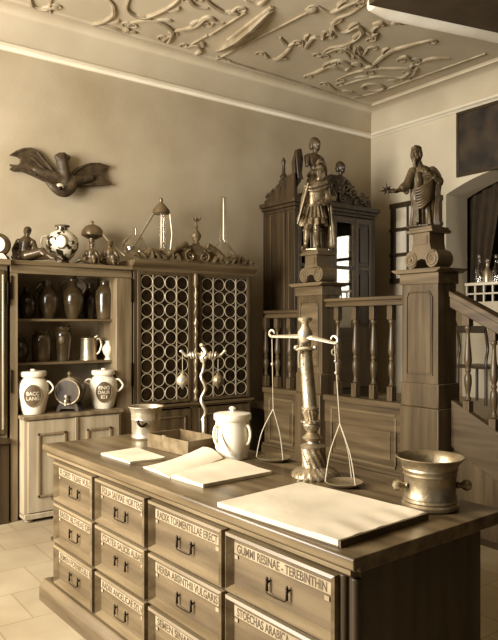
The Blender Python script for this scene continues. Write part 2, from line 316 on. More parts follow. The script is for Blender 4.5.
for ci,(ya,yb) in enumerate(cy):
    y1,y0=max(ya,yb),min(ya,yb)
    for ri,(z0,z1) in enumerate(rows):
        d=MB(); ring_frame(d,y0,y1,z0,z1,.008,.042,.03,.07); dr=d.build('drawer','oakm',cnt,0,ang=20); MB().bb(.038,.056,y0+.028,y1-.028,z0+.028,z1-.028).build('drawer_panel','oakd',dr)
        iy0,iy1=y0+.034,y1-.034; sl=MB().bb(.0335,.0355,iy0,iy1,z1-.078,z1-.036)
        sl.box((.034,iy1-.012,z1-.092),(.002,.018,.014)); sl.box((.034,iy0+.02,z1-.094),(.002,.022,.016)); sl.build('label_strip','strip',dr)
        me=text_mesh(words[ci][ri],(iy1-iy0)*.93,.034,(.0335,iy1-(iy1-iy0)*.035,z1-.074),(0,-1,0),(0,0,1)); link('lettering',me,'ink',dr)
        my=(iy0+iy1)/2; zc=z0+(z1-z0)*.43; hw=min(.055,(y1-y0)*.13); h=MB()
        for s in (-1,1):
            h.lathe([(.001,-.032),(.006,-.029),(.0045,-.005),(.008,.0),(.004,.008),(.007,.014),(.003,.021),(.001,.024)],(.024,my+s*hw,zc),10)
            h.tube([(.037,my+s*hw,zc+.004),(.022,my+s*hw,zc+.004)],.004,8)
        if not (ci==1 and ri==1): h.tube([(.022,my-hw,zc-.026),(.018,my-hw*.9,zc-.034),(.017,my,zc-.036),(.018,my+hw*.9,zc-.034),(.022,my+hw,zc-.026)],.0024,8)
        h.build('handle','iron',dr)
# ================================================================ SHELF UNIT, GLAZED CUPBOARD, LEFT CUPBOARD (back wall)
def jarpos(px,py,Y): return pY(px,py,Y)
SF=5.72; sx0=pY(11.5,0,SF).x; sx1=pY(132,0,SF).x; sxi=pY(116.5,0,SF).x; ST=2.235
rk=thing('open_shelf_unit','tall open wooden shelf unit with jugs and jars against the plaster wall','shelf',(sx0,SF,0))
W=sx1-sx0; D=YB-.004-SF; z1s,z2s,zc_=1.735,1.345,.905
def L(b,n,m,p,bev=.004): return b.build(n,m,p,bev)
Wi=sxi-sx0
L(MB().bb(0,.04,.031,D,0,ST-.04),'side_panel','shelfv',rk); L(MB().bb(Wi+.01,Wi+.05,.031,D,0,ST-.04),'side_panel','shelfv',rk)
L(MB().bb(-.008,.055,0,.03,0,ST-.112),'upright','shelfv',rk); L(MB().bb(Wi,W,0,.03,0,ST-.112),'upright','shelfv',rk)
L(MB().bb(-.012,W,-.03,D,ST-.035,ST),'top_board','shelfw',rk); L(MB().bb(-.008,W,.0,.03,ST-.11,ST-.036),'top_rail','shelfw',rk)
MB().bb(.03,Wi+.02,D-.02,D,0,ST-.04).build('back_panel','back',rk)
for z in (z1s,z2s): L(MB().bb(.035,Wi+.015,.12,D-.021,z-.022,z),'shelf','shelfw',rk)
for z in (1.9,1.1): MB().bb(W-.014,W-.001,-.012,0,z,z+.22).build('hinge','iron',rk,.002); MB().bb(-.008,.006,-.012,0,z,z+.2).build('hinge','iron',rk,.002)
# low limewashed cupboard inside the shelf unit
bx0,bx1=sx0+.07,sxi-.004; cb=thing('low_cupboard','pale limed low cupboard with two panelled doors under the open shelves','cupboard',(bx0,SF-.13,0)); W2=bx1-bx0; D2=.52
L(MB().bb(0,W2,.02,D2,.06,zc_-.03),'carcass','pine',cb); L(MB().bb(-.012,W2+.012,-.012,D2,zc_-.03,zc_),'top_board','shelfv',cb)
L(MB().bb(.0,W2,.0,D2-.02,.03,.075),'plinth','pine',cb)
for x in (.05,W2-.05):
    MB().lathe([(.02,0),(.035,.012),(.03,.03)],(x,.05,0),12).build('foot','pine',cb)
hx=W2/2
for k,(xa,xb) in enumerate(((.03,hx-.008),(hx+.02,W2-.03))):
    d=MB().bb(xa,xb,0,.022,.085,zc_-.045); dr=L(d,'door','pine',cb,.003)
    p=MB(); ix0,ix1,iz0,iz1=xa+.09,xb-.09,.22,zc_-.16
    ring=[(ix0,iz0),(ix1,iz0),(ix1,iz1),(ix0,iz1)]
    for (u,v),(u2,v2) in zip(ring,ring[1:]+ring[:1]): p.bb(min(u,u2)-.011,max(u,u2)+.011,-.014,.001,min(v,v2)-.011,max(v,v2)+.011)
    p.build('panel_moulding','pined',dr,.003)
L(MB().bb(hx-.008,hx+.022,-.014,.02,.08,zc_-.04),'closing_strip','pined',cb)
# left cupboard, cut by the picture edge
lc=thing('tall_cupboard','tall dark cupboard at the far left edge, standing on a wider dark base','cupboard',(sx0-.62,SF-.02,0))
L(MB().bb(0,.59,.03,D,.72,ST-.05),'carcass','shelfv',lc); L(MB().bb(-.03,.6,-.04,D,ST-.05,ST),'cornice','shelfw',lc)
L(MB().bb(-.03,.6,-.03,D,.68,.72),'base_ledge','dark',lc); L(MB().bb(-.0,.595,-.0,D,0,.68),'base','dark',lc)
d=L(MB().bb(.03,.56,.0,.032,.76,ST-.09),'door','cup',lc); p=MB(); p.bb(.535,.55,-.012,.0,.8,ST-.13); p.bb(.05,.065,-.012,0,.8,ST-.13); p.build('door_bead','lead',d,.002)
MB().bb(.575,.588,-.01,.03,1.85,2.05).build('hinge','iron',lc,.002)
# glazed cupboard
GF=5.7; gx0=pY(134.5,0,GF).x; gx1=pY(252,0,GF).x; W3=gx1-gx0; GT=2.30
gc=thing('glazed_cupboard','wooden cupboard with bullseye glass doors and carved crest, right of the open shelves','cupboard',(gx0,GF,0)); D3=YB-.004-GF
L(MB().bb(0,.03,.02,D3,0,GT-.06),'side_panel','cup',gc); L(MB().bb(W3-.03,W3,.02,D3,0,GT-.06),'side_panel','cup',gc)
MB().bb(.02,W3-.02,D3-.02,D3,0,GT-.06).build('back_panel','dark',gc)
co=MB().prism([(.02,GT-.1),(.0,GT-.1),(-.01,GT-.07),(-.05,GT-.045),(-.06,GT-.03),(-.07,GT-.012),(-.07,GT),(D3,GT),(D3,GT-.1)],'x',-.035,W3+.03); L(co,'cornice','cupx',gc,.002)
zb,zt=.93,2.2
L(MB().bb(.0,W3,.0,D3,zb-.075,zb-.03).bb(-.01,W3+.01,-.03,.05,zb-.055,zb-.03),'middle_ledge','cupx',gc); L(MB().bb(.01,W3-.01,.01,D3,.0,.09),'plinth','cup',gc)
cxm=W3*.487
doors=((.035,cxm-.045),(cxm+.045,W3-.03))
for xa,xb in doors:
    fr=MB().bb(xa,xa+.035,0,.03,zb-.02,zt).bb(xb-.035,xb,0,.03,zb-.02,zt).bb(xa+.035,xb-.035,0,.03,zt-.035,zt).bb(xa+.035,xb-.035,0,.03,zb-.02,zb+.012)
    dr=L(fr,'door','cup',gc,.003); px0,px1,pz0,pz1=xa+.035,xb-.035,zb+.012,zt-.035
    MB().bb(px0,px1,.014,.019,pz0,pz1).build('bullseye_pane','bulls',dr)
    ld=MB(); nx,nz=4,9; sx=(px1-px0)/nx; sz=(pz1-pz0)/nz
    for i in range(nx):
        for j in range(nz):
            c=Vector((px0+(i+.5)*sx,.011,pz0+(j+.5)*sz)); ld.tube([c+Vector((sx*.475*math.cos(t),0,sz*.475*math.sin(t))) for t in [2*PI*q/20 for q in range(20)]],.0042,5,closed=True)
    for i in (1,3): ld.bb(px0+i*sx-.005,px0+i*sx+.005,.004,.014,pz0,pz1)
    ld.build('lead_lattice','lead',dr)
    lo=L(MB().bb(xa,xb,0,.025,.11,zb-.09),'lower_door','cup',gc,.003)
    q=MB()
    for (u0,u1,v0,v1) in ((xa+.07,xb-.07,zb-.17,zb-.155),(xa+.07,xb-.07,.18,.195),(xa+.07,xa+.085,.18,zb-.155),(xb-.085,xb-.07,.18,zb-.155)): q.bb(u0,u1,-.012,.001,v0,v1)
    q.build('panel_moulding','cupx',lo,.003)
L(MB().bb(cxm-.045,cxm+.045,.005,.03,.09,zt),'centre_post','cup',gc)
tw=MB().lathe([(.02,zb-.02),(.03,zb),(.016,zb+.03)]+[(.019+.006*math.sin(i*1.9),zb+.05+i*.03) for i in range(38)]+[(.03,zt-.03),(.02,zt)],(cxm,-.012,0),14,twist=lambda a,z:1+.22*math.sin(2*a+z*46))
tw.build('carved_column','gilt',gc)
cr=MB()
def scroll(c,r,a0,turn,sc=.02):
    P=spiral(c,r,r*.18,turn,a0,(1,0,0),(0,0,1)); n=len(P); cr.tube(P,[sc*(1-.65*i/n) for i in range(n)],7); cr.ell(P[-1],sc*.9,seg=8)
cm=cxm
cr.prism([(cm-.66,GT),(cm-.6,GT+.05),(cm-.45,GT+.06),(cm-.3,GT+.1),(cm-.2,GT+.13),(cm,GT+.15),(cm+.2,GT+.13),(cm+.3,GT+.1),(cm+.45,GT+.06),(cm+.6,GT+.05),(cm+.66,GT)],'y',-.015,.02)
cr.prism([(cm-.2,GT),(cm-.17,GT+.1),(cm-.1,GT+.17),(cm,GT+.2),(cm+.1,GT+.17),(cm+.17,GT+.1),(cm+.2,GT)],'y',-.03,.0)
scroll((cm-.085,-.04,GT+.07),.06,PI/2,1.6,.014); scroll((cm+.085,-.04,GT+.07),.06,PI/2,-1.6,.014)
for s in (-1,1):
    P=smooth_path([(cm+s*.12,-.03,GT+.19),(cm+s*.24,-.03,GT+.14),(cm+s*.36,-.03,GT+.05),(cm+s*.5,-.03,GT+.1),(cm+s*.62,-.03,GT+.04),(cm+s*.66,-.03,GT+.02)],6); cr.tube(P,[.036-.018*i/len(P) for i in range(len(P))],8)
    scroll((cm+s*.27,-.03,GT+.06),.055,PI if s>0 else 0,s*1.4); scroll((cm+s*.4,-.03,GT+.06),.05,PI/2,-s*1.5); scroll((cm+s*.54,-.03,GT+.055),.05,PI/2,s*1.5); scroll((cm+s*.64,-.03,GT+.03),.03,PI/2,s*1.3,.012)
    for k in range(7):
        t=k/6; x=cm+s*(.2+.45*t); P=smooth_path([(x,-.03,GT+.02),(x+s*.03,-.04,GT+.07+.03*math.sin(k*2)),(x+s*.07,-.045,GT+.06+.035*math.sin(k*3))],5); cr.tube(P,[.016,.02,.023,.025,.025,.023,.02,.016,.012,.008,.004],6)
for z in (GT+.02,): cr.bb(cm-.66,cm+.66,-.05,-.01,GT-.002,GT+.022)
cr.build('carved_crest','gilt',gc)
fi=MB().lathe([(.02,0),(.045,.01),(.025,.03),(.05,.075),(.055,.1),(.03,.135),(.012,.16),(.02,.18),(.012,.2),(.008,.23),(.02,.25),(.004,.275)],(cm,-.015,GT+.19),14)
for k in range(6): t=k*PI/3; fi.cap((cm,-.015,GT+.42),(cm+.04*math.cos(t),-.015+.04*math.sin(t),GT+.455),.008,.013,8)
fi.build('finial','gilt',gc)
# ================================================================ TALL CABINET on the gallery
kx0=pY(263,0,YB).x; kf=5.62; kx1=pY(375,0,kf).x; KT=3.1; W4=kx1-kx0
tc=thing('display_cabinet','tall dark glass-fronted cabinet with carved crest, standing in the corner on the gallery','cabinet',(kx0,kf,GZ)); D4=YB-.004-kf; h4=KT-GZ
L(MB().bb(0,.05,0,.05,0,h4-.12).bb(0,.05,D4-.05,D4,0,h4-.12),'corner_post','dark',tc); L(MB().bb(W4-.05,W4,0,.05,0,h4-.12).bb(W4-.03,W4,.05,D4,0,h4-.12),'corner_post','dark',tc)
L(MB().bb(.008,.03,.05,D4-.05,0,h4-.12),'side_panel','dark',tc); MB().bb(.03,W4-.03,D4-.025,D4,0,h4-.12).build('back_panel','dark',tc)
sp=MB(); sp.bb(-.008,.01,.17,.2,.1,h4-.14); sp.bb(-.008,.01,.09,.105,.1,h4-.14); sp.bb(-.008,.01,.42,.44,.1,h4-.14); sp.build('side_moulding','cup',tc,.002)
L(MB().bb(.052,W4-.052,.0,D4-.03,0,.12),'base_frame','dark',tc); L(MB().bb(.052,W4-.052,.02,D4-.03,h4-.135,h4-.121),'top_frame','dark',tc)
co=MB(); 
for i,(o,za,zb_) in enumerate(((.0,h4-.12,h4-.085),(.03,h4-.085,h4-.05),(.06,h4-.05,h4))): co.bb(-o,W4+o*.6,-o,D4,za,zb_)
co.build('cornice','dark',tc,.006)
zr=2.36-GZ; xs=[.05,W4*.46,W4*.74,W4-.05]
for i in range(3):
    xa,xb=xs[i]+.004,xs[i+1]-.004
    f=MB().bb(xa,xa+.045,-.006,.03,.13,h4-.14).bb(xb-.045,xb,-.006,.03,.13,h4-.14).bb(xa+.045,xb-.045,-.006,.03,h4-.2,h4-.14).bb(xa+.045,xb-.045,-.006,.03,zr-.02,zr+.02).bb(xa+.045,xb-.045,-.006,.03,.13,.85)
    dr=L(f,'door','darkx' if i!=2 else 'cup',tc,.003); gp=MB().bb(xa+.04,xb-.04,.01,.014,.85,zr-.015).bb(xa+.04,xb-.04,.01,.014,zr+.015,h4-.19)
    gp.build('glass_pane','gpane',dr) if i<2 else gp.bb(xa+.07,xb-.07,-.004,.012,.9,zr-.07).bb(xa+.07,xb-.07,-.004,.012,zr+.07,h4-.25).build('wood_panel','dark',dr,.004)
sh=MB().bb(.04,W4-.04,.08,D4-.03,1.2,1.22).bb(.04,W4-.04,.08,D4-.03,1.75,1.77); sh.build('shelf','dark',tc)
cr=MB(); c0=W4*.5
cr.prism([(.02,h4),(.08,h4+.06),(.2,h4+.1),(.28,h4+.19),(.42,h4+.22),(.48,h4+.3),(c0-.1,h4+.34),(c0+.1,h4+.34),(W4-.55,h4+.26),(W4-.4,h4+.2),(W4-.25,h4+.1),(W4-.1,h4+.05),(W4-.02,h4)],'y',-.0,.05)
for s in (-1,1):
    for (dx,dz,r,tn) in ((.62,.07,.06,1.4),(.48,.1,.07,-1.4),(.32,.16,.07,1.5),(.18,.2,.08,-1.5),(.1,.08,.06,1.3),(.4,.04,.04,1.2)): scroll((c0+s*dx*W4/1.6,-.02,h4+dz),r,PI/2,s*tn,.018)
f=MB().lathe([(.05,0),(.06,.02),(.03,.05),(.045,.08),(.02,.12),(.018,.22),(.028,.25),(.006,.3)],(.02,.22,h4+.2),12); f.build('spike_finial','dark',tc)
def bust(x,z,s,nm,m):
    b=MB(); b.lathe([(.07*s,0),(.075*s,.03*s),(.045*s,.06*s),(.05*s,.09*s)],(x,.02,z),12); b.ell((x,.02,z+.17*s),(.1*s,.065*s,.09*s)); b.ell((x,.02,z+.215*s),(.135*s,.055*s,.045*s)); b.cap((x,.02,z+.22*s),(x,.0,z+.3*s),.034*s,.03*s)
    for q in (-1,1): b.cap((x+q*.12*s,.02,z+.2*s),(x+q*.125*s,.01,z+.1*s),.035*s,.028*s)
    b.ell((x,-.005,z+.365*s),(.054*s,.064*s,.074*s)); b.ell((x-.01*s,-.07*s,z+.355*s),(.011*s,.02*s,.018*s)); b.ell((x,-.045*s,z+.31*s),(.03*s,.025*s,.02*s)); b.ell((x,-.052*s,z+.388*s),(.035*s,.016*s,.01*s)); b.ell((x,.02*s,z+.4*s),(.064*s,.06*s,.058*s))
    for q in (-1,1): b.ell((x+q*.055*s,.02*s,z+.35*s),(.02*s,.035*s,.06*s))
    return b.blob(nm,m,tc,.009*s,1)
bx=pY(341,0,kf).x-kx0; bust(bx,h4+.13,.85,'carved_bust','dark'); bx=pY(315.5,0,kf).x-kx0
o=bust(bx,h4+.3,.95,'carved_bust','statue')
MB().lathe([(.09,h4+.1),(.085,h4+.24),(.06,h4+.28),(.08,h4+.29),(.075,h4+.315)],(bx,.03,0),14).build('bust_pedestal','dark',tc)
# crest along the left side and the corner wing
for k_ in range(5):
    y_=.46-.09*k_; hh_=h4+.03+.035*k_
    P=[Vector((.0,y_+.05*math.cos(a)*(1-.8*a/9),hh_+.04+.05*math.sin(a)*(1-.8*a/9))) for a in [i*.4 for i in range(20)]]; cr.tube(P,[.022-.012*i/20 for i in range(20)],6)
cr.prism([(.54,h4),(.54,h4+.04),(.4,h4+.09),(.3,h4+.19),(.16,h4+.25),(.05,h4+.28),(0.0,h4+.28),(0.0,h4)],'x',-.01,.04)
cr.build('carved_crest','dark',tc)
for xx in (.08,):
    b=MB(); b.prism([(xx-.06,h4+.1),(xx-.09,h4+.4),(xx-.04,h4+.55),(xx+.02,h4+.57),(xx+.05,h4+.46),(xx+.03,h4+.3),(xx+.02,h4+.2)],'y',-.0,.05)
    for k in range(4): b.tube(smooth_path([(xx+.03-.02*k,-.008,h4+.22),(xx-.03-.01*k,-.012,h4+.38+.03*k),(xx+.0-.005*k,-.01,h4+.5+.01*k)],5),.012,6)
    b.build('carved_wing','dark',tc,.008)
# ================================================================ GALLERY FRONT, NEWELS, BALUSTRADES, STAIR
ny=[(pX(322,0,XB).y,pX(297,0,XB).y),(pX(438,0,XB).y,pX(402,0,XB).y)]
NL=[(pX(310,283,XB).z),(pX(420,269,XB).z)]
def newel(i,label):
    y0,y1=ny[i]; w=y1-y0; zt=NL[i]; n=thing('newel_post',label,'post',(XB,(y0+y1)/2,0)); hw=w/2; D=.24
    L(MB().bb(-.0,D,-hw,hw,GZ+.0,zt-.12).bb(-.0,D,-hw,hw,0,GZ),'body','newel',n,.004)
    L(MB().bb(-.035,D+.035,-hw-(.03 if i else .006),hw-.004,0,1.0).bb(-.02,D+.02,-hw-(.02 if i else .004),hw-.003,1.0,1.2),'base','newel',n,.008)
    L(MB().bb(-.014,D+.014,-hw-.014,hw+.014,zt-.125,zt-.035).prism([(-hw-.02,zt-.035),(-hw-.065,zt-.012),(-hw-.065,zt),(hw+.065,zt),(hw+.065,zt-.012),(hw+.02,zt-.035)],'x',-.06,D+.06),'cap','newelm',n,.004)
    p=MB(); y0_,y1_,za,zb_=-hw+.055,hw-.055,1.27,zt-.19; c=.045
    pts=[(y0_,za),(y1_,za),(y1_,zb_-c),(y1_-c*.6,zb_),(y0_+c*.6,zb_),(y0_,zb_-c)]
    p.prism([(y0_+.012,za+.012),(y1_-.012,za+.012),(y1_-.012,zb_-c-.006),(y1_-c*.6-.006,zb_-.012),(y0_+c*.6+.006,zb_-.012),(y0_+.012,zb_-c-.006)],'x',-.008,.002); p.tube([(-.006,u,v) for u,v in pts],.007,6,closed=True); p.build('panel','newelm' if i==0 else 'newel',n,.002)
    # scrolled pedestal on top
    ph=(2.505-2.15) if i==1 else .33
    h=ph; ped=MB(); half=[(.085,h-.05),(.085,h*.62),(.1,h*.45),(.135,h*.36)]
    P=[]
    for k in range(9): t=PI*.6-k*(PI*1.1)/8; P.append((.105+.068*math.cos(t),.085+.075*math.sin(t)))
    side=half+P+[(.085,.012),(.06,.03),(.04,.075),(0,.085)]
    poly=side+[(-u,v) for u,v in reversed(side[:-1])]
    ped.prism(poly,'x',.02,D-.02); o=L(ped,'scroll_pedestal','ped',n,.004); o.location=(0,0,zt)
    q=MB()
    for s in (-1,1):
        P=spiral((.018,s*.108,.082),.062,.01,1.9,PI/2*(1)+.5*s,(0,s,0),(0,0,1)); q.tube(P,[.011-.005*k/len(P) for k in range(len(P))],6); q.ell((.016,s*.108,.082),.014,seg=8)
    q.prism([(-.065,h*.58),(.065,h*.58),(.065,h-.075),(-.065,h-.075)],'x',.012,.022); q.build('volute','ped',o)
    pt=L(MB().bb(-.005,D+.01,-.13,.13,h-.052,h-.026).bb(.005,D,-.115,.115,h-.026,h-.004),'pedestal_top','ped' if i else 'ped',n,.004); pt.location=(0,0,zt)
    return Vector((XB+D/2,(y0+y1)/2,zt+h-.004))
k0=newel(0,'carved wooden newel post under the armoured warrior statue, behind the balance'); k1=newel(1,'wide wooden newel post under the bearded statue, at the head of the stair')
def baluster(z0,z1,rail_slope=0):
    h=z1-z0; b=MB(); s=.03
    b.bb(-s,s,-s,s,0,h*.15); b.bb(-s,s,-s,s,h*.845,h)
    pr=[(.026,.15),(.04,.165),(.03,.185),(.022,.2),(.03,.24),(.042,.3),(.046,.34),(.04,.385),(.024,.41),(.034,.425),(.036,.44),(.024,.455),(.03,.47),(.044,.5),(.046,.535),(.04,.6),(.03,.68),(.023,.76),(.022,.8),(.036,.815),(.04,.83),(.03,.848)]
    b.lathe([(r*.68,z*h) for r,z in pr],(0,0,0),16); return b
XC=XB+.11
def balustrade(label,ya,yb,pxs,zr):
    n=thing('balustrade',label,'balustrade',(XC,(ya+yb)/2,0)); l=(ya-yb)/2
    L(MB().prism([(-.07,zr-.085),(-.07,zr-.06),(-.055,zr-.045),(-.085,zr-.03),(-.085,zr-.006),(-.03,zr),(.03,zr),(.085,zr-.006),(.085,zr-.03),(.055,zr-.045),(.07,zr-.06),(.07,zr-.085)],'y',-l,l),'handrail','bal',n,.003)
    L(MB().bb(-.1,.1,-l,l,.95,1.005).bb(-.08,.08,-l,l,GZ-.06,.95),'bottom_rail','bal',n,.004)
    z0=1.005
    for p in pxs:
        y=pX(p,0,XC).y-(ya+yb)/2; o=baluster(z0,zr-.08).build('baluster','balv',n,.003); o.location=(0,y,z0)
    pn=MB().bb(-.07,-.03,-l,l,.0,.95); pn=L(pn,'panel','bal',n)
    q=MB(); f=l-.1; 
    for za,zb_,w in ((.875,.9,.022),(.42,.445,.02)): q.bb(-.088,-.068,-f,f,za,zb_)
    for s in (-1,1): q.bb(-.088,-.068,s*f-.012,s*f+.012,.445,.875)
    q.bb(-.078,-.068,-f+.06,f-.06,.49,.83); q.build('panel_moulding','newelm',pn,.004)
    L(MB().bb(-.115,-.07,-l,l,0,.37).bb(-.1,-.07,-l,l,.37,.4),'baseboard','bal',n,.004)
yl=pX(261.5,0,XB).y
balustrade('short balustrade between the glazed cupboard and the warrior statue post',yl,ny[0][1],(266,277.5,290),1.84)
balustrade('long balustrade between the two statue posts, in front of the display cabinet',ny[0][0],ny[1][1],(338,355.5,373.5,391.5),1.94)
# stair going down toward the right
ys=ny[1][0]-.032; sl=math.tan(R(26.5)); run=2.0
stt=thing('staircase','wooden stair descending from the gallery on the right, with handrail and turned balusters','stairs',(XC+.05,ys,0))
def zy(y): return -y*sl   # y is negative going down
zst=1.07; ln=run
L(MB().prism([(0,zst),(-ln,zst-ln*sl),(-ln,0),(-(zst-.38)/sl,0),(0,zst-.38)],'x',-.035,.03),'stringer','bal',stt,.004)
L(MB().prism([(0,0),(0,zst-.37),(-(zst-.37)/sl,0)],'x',-.005,.02),'side_panel','newel',stt)
hr=1.925
L(MB().prism([(.01,hr-.1),(.01,hr),(-ln,hr-ln*sl),(-ln,hr-ln*sl-.1)],'x',-.042,.052).prism([(.01,hr-.015),(.01,hr+.035),(-ln,hr+.035-ln*sl),(-ln,hr-.015-ln*sl)],'x',-.055,.075),'handrail','bal',stt,.008)
bys=[pX(468,0,XC+.05).y-ys,pX(494,0,XC+.05).y-ys]; dy=bys[1]-bys[0]
for k in range(8):
    y=bys[0]+dy*k; z0=zst+y*sl-.02; z1=hr-.08+y*sl; o=baluster(z0-.04,z1+.03).build('baluster','balv',stt,.003); o.location=(0,y,z0-.04)
for k in range(4):
    zt_=GZ-(k+1)*.16+.0; ya=-k*.32
    L(MB().bb(.035,1.1,ya-.34,ya,zt_-.035,zt_),'tread','shelfv',stt); L(MB().bb(.035,1.1,ya-.012,ya+.004,zt_-.005,zt_+.125),'riser','dark',stt)
# ================================================================ THINGS ON THE COUNTER
def onc(px,py,dz=0): return pz(px,py,TOP+dz)
# --- large bronze mortar
def mortar(label,px,py,rr,h,prof,m,knob,rz=RZ):
    t=thing('mortar',label,'mortar',onc(px,py),rz)
    b=MB().lathe([(r*rr,z*h) for r,z in prof],(0,0,0),40); b.build('bowl',m,t)
    return t
mt=thing('mortar','large bronze mortar with two ball handles, near the right end of the counter','mortar',onc(430,507),RZ)
P=[(.0,0),(.78,0),(.84,.03),(.84,.09),(.79,.13),(.81,.16),(.77,.2),(.78,.24),(.75,.28),(.76,.62),(.8,.66),(.77,.69),(.79,.73),(.82,.755),(.8,.79),(.82,.83),(.87,.88),(.96,.95),(1.02,.985),(1.0,1.0),(.94,.985),(.84,.9),(.75,.7),(.66,.25),(.5,.12),(0,.1)]
MB().lathe([(r*.133,z*.205) for r,z in P],(0,0,0),48).build('bowl','brass',mt)
for s in (-1,1):
    MB().lathe([(.012,0),(.014,.006),(.01,.012),(.013,.02),(.021,.03),(.023,.04),(.018,.053),(.004,.06)],(s*.098,-.03,.095),14,Matrix.Rotation(s*PI/2,3,'Y')).build('handle_knob','brass',mt)
# --- small mortar at the far end
t=thing('mortar','small pale bronze mortar with a dark handle, at the far left end of the counter','mortar',onc(146,437.5),RZ)
MB().lathe([(r*.115,z*.205) for r,z in [(0,0),(.78,0),(.84,.05),(.8,.1),(.78,.16),(.8,.2),(.8,.55),(.84,.59),(.81,.64),(.84,.7),(.82,.76),(.87,.86),(.95,.95),(1,.98),(1,1),(.93,.98),(.83,.85),(.74,.6),(.5,.15),(0,.12)]],(0,0,0),36).build('bowl','brassl',t)
h=MB(); h.tube(smooth_path([(-.03,-.078,.115),(-.035,-.105,.12),(-.025,-.115,.1),(-.005,-.112,.09),(.012,-.1,.1),(.014,-.076,.105)],5),.009,8); h.build('handle','iron',t)
# --- loose manuscript at the far left
def slab(name,label,cat,pts,z0,th,mats,nm=('page_block','cover'),wav=.0,coverov=.012):
    c=sum(pts,Vector())/len(pts); c.z=z0
    t=thing(name,label,cat,(c.x,c.y,z0))
    return t,[(p.x-c.x,p.y-c.y) for p in pts]
def quad_grid(q,nu,nv,fz):
    A_,B_,C_,D_=[Vector((*p,0)) for p in q]; g=[]
    for i in range(nu+1):
        u=i/nu; g.append([ (lambda p,u,v:(p.x,p.y,fz(u,v)))(A_.lerp(B_,u).lerp(D_.lerp(C_,u),j/nv),u,j/nv) for j in range(nv+1)])
    return g
def paper_stack(q,th,fz,nu=14,nv=10):
    top=quad_grid(q,nu,nv,lambda u,v:th+fz(u,v)); bot=quad_grid(q,nu,nv,lambda u,v:max(0.0,fz(u,v)*.0))
    b=MB(); b.sheet(top); b.sheet(bot)
    for e in (lambda g:g[0],lambda g:g[-1],lambda g:[r[0] for r in g],lambda g:[r[-1] for r in g]): b.sheet([e(top),e(bot)])
    bmesh.ops.remove_doubles(b.bm,verts=b.bm.verts,dist=1e-5); return b
Q=[onc(101,455),onc(137,449.3),onc(165.5,459.5),onc(130,464)]
t,q=slab('manuscript','small closed sheaf of pale papers lying at the far left of the counter top','papers',Q,TOP+.001,.01,None)
paper_stack(q,.011,lambda u,v:.003*math.sin(5*u+2*v)*u*v).build('page_block','paper',t,ang=30)
# --- open book in the middle
Lq=[onc(143,468),onc(203,457),onc(223,463),onc(170,478.5)]
Rq=[onc(171,478.5),onc(226,461.5),onc(272,474.5),onc(203,488)]
allp=Lq+Rq; c=sum(allp,Vector())/8
t=thing('open_book','open book with one curling page lifted, lying in front of the white lidded jar','book',(c.x,c.y,TOP+.001))
ql=[(p.x-c.x,p.y-c.y) for p in Lq]; qr=[(p.x-c.x,p.y-c.y) for p in Rq]
paper_stack(ql,.006,lambda u,v:.05*u*u*(1-v*.6)+.016*math.sin(PI*v)*(.4+.6*u)).build('left_page','paper',t,ang=30)
paper_stack(qr,.016,lambda u,v:.006*math.sin(PI*min(1,v*1.4))).build('right_page_block','paper',t,ang=30)
# --- big manuscript book
Q=[onc(217,503,.02),onc(301,482.5,.02),onc(426,513.5,.02),onc(338,541.5,.02)]
t,q=slab('manuscript_book','large pale manuscript book with thin dark cover, lying in front of the balance','book',Q,TOP+.001,.02,None)
paper_stack([(x*.995,y*.995) for x,y in q],.0225,lambda u,v:.004*math.sin(7*u)*math.sin(3*v)+.0035*math.sin(25*u+v*9)*(v>.8)*0.6,26,22).build('page_block','paper',t,ang=30)
cv=MB(); 
vs=[Vector((*p,0)) for p in q]; 
cv.prism([((vs[k]*1.012).x,(vs[k]*1.012).y) for k in range(4)],'z',.0,.004)
e0=vs[2];e1=vs[3]; dd=(e0-e1).normalized(); nn=Vector((dd.y,-dd.x,0))
if nn.dot(e0)<0: nn=-nn
cv.prism([((e1+nn*.001).x,(e1+nn*.001).y),((e0+nn*.001).x,(e0+nn*.001).y),((e0+nn*.012).x,(e0+nn*.012).y),((e1+nn*.012).x,(e1+nn*.012).y)],'z',0,.024)
cv.build('cover','cover',t)
# --- wooden tray
p0=onc(188,457); p1=onc(147.3,447); ax=(p1-p0); ln=ax.length; ang=math.atan2(ax.y,ax.x)
t=thing('wooden_tray','shallow open wooden tray box on the counter, left of the white lidded jar','box',p0+Vector((0,0,.001)),ang)
wd=-.245; hh=.083; b=MB()
b.bb(0,ln,wd,0,0,.008).bb(0,ln,-.01,0,0.008,hh).bb(0,ln,wd,wd+.01,.008,hh).bb(0,.01,wd+.01,-.01,.008,hh).bb(ln-.01,ln,wd+.01,-.01,.008,hh)
L(b,'box_body','oakm',t,.002); MB().bb(.03,ln-.05,wd+.03,-.03,.009,.022).build('papers_inside','paper',t)
MB().lathe([(.006,0),(.01,.004),(.004,.016),(.011,.022),(.003,.03)],(ln-.012,wd*.42,hh-.03),10,Matrix.Rotation(-PI/2,3,'Y')).build('knob','brassl',t)
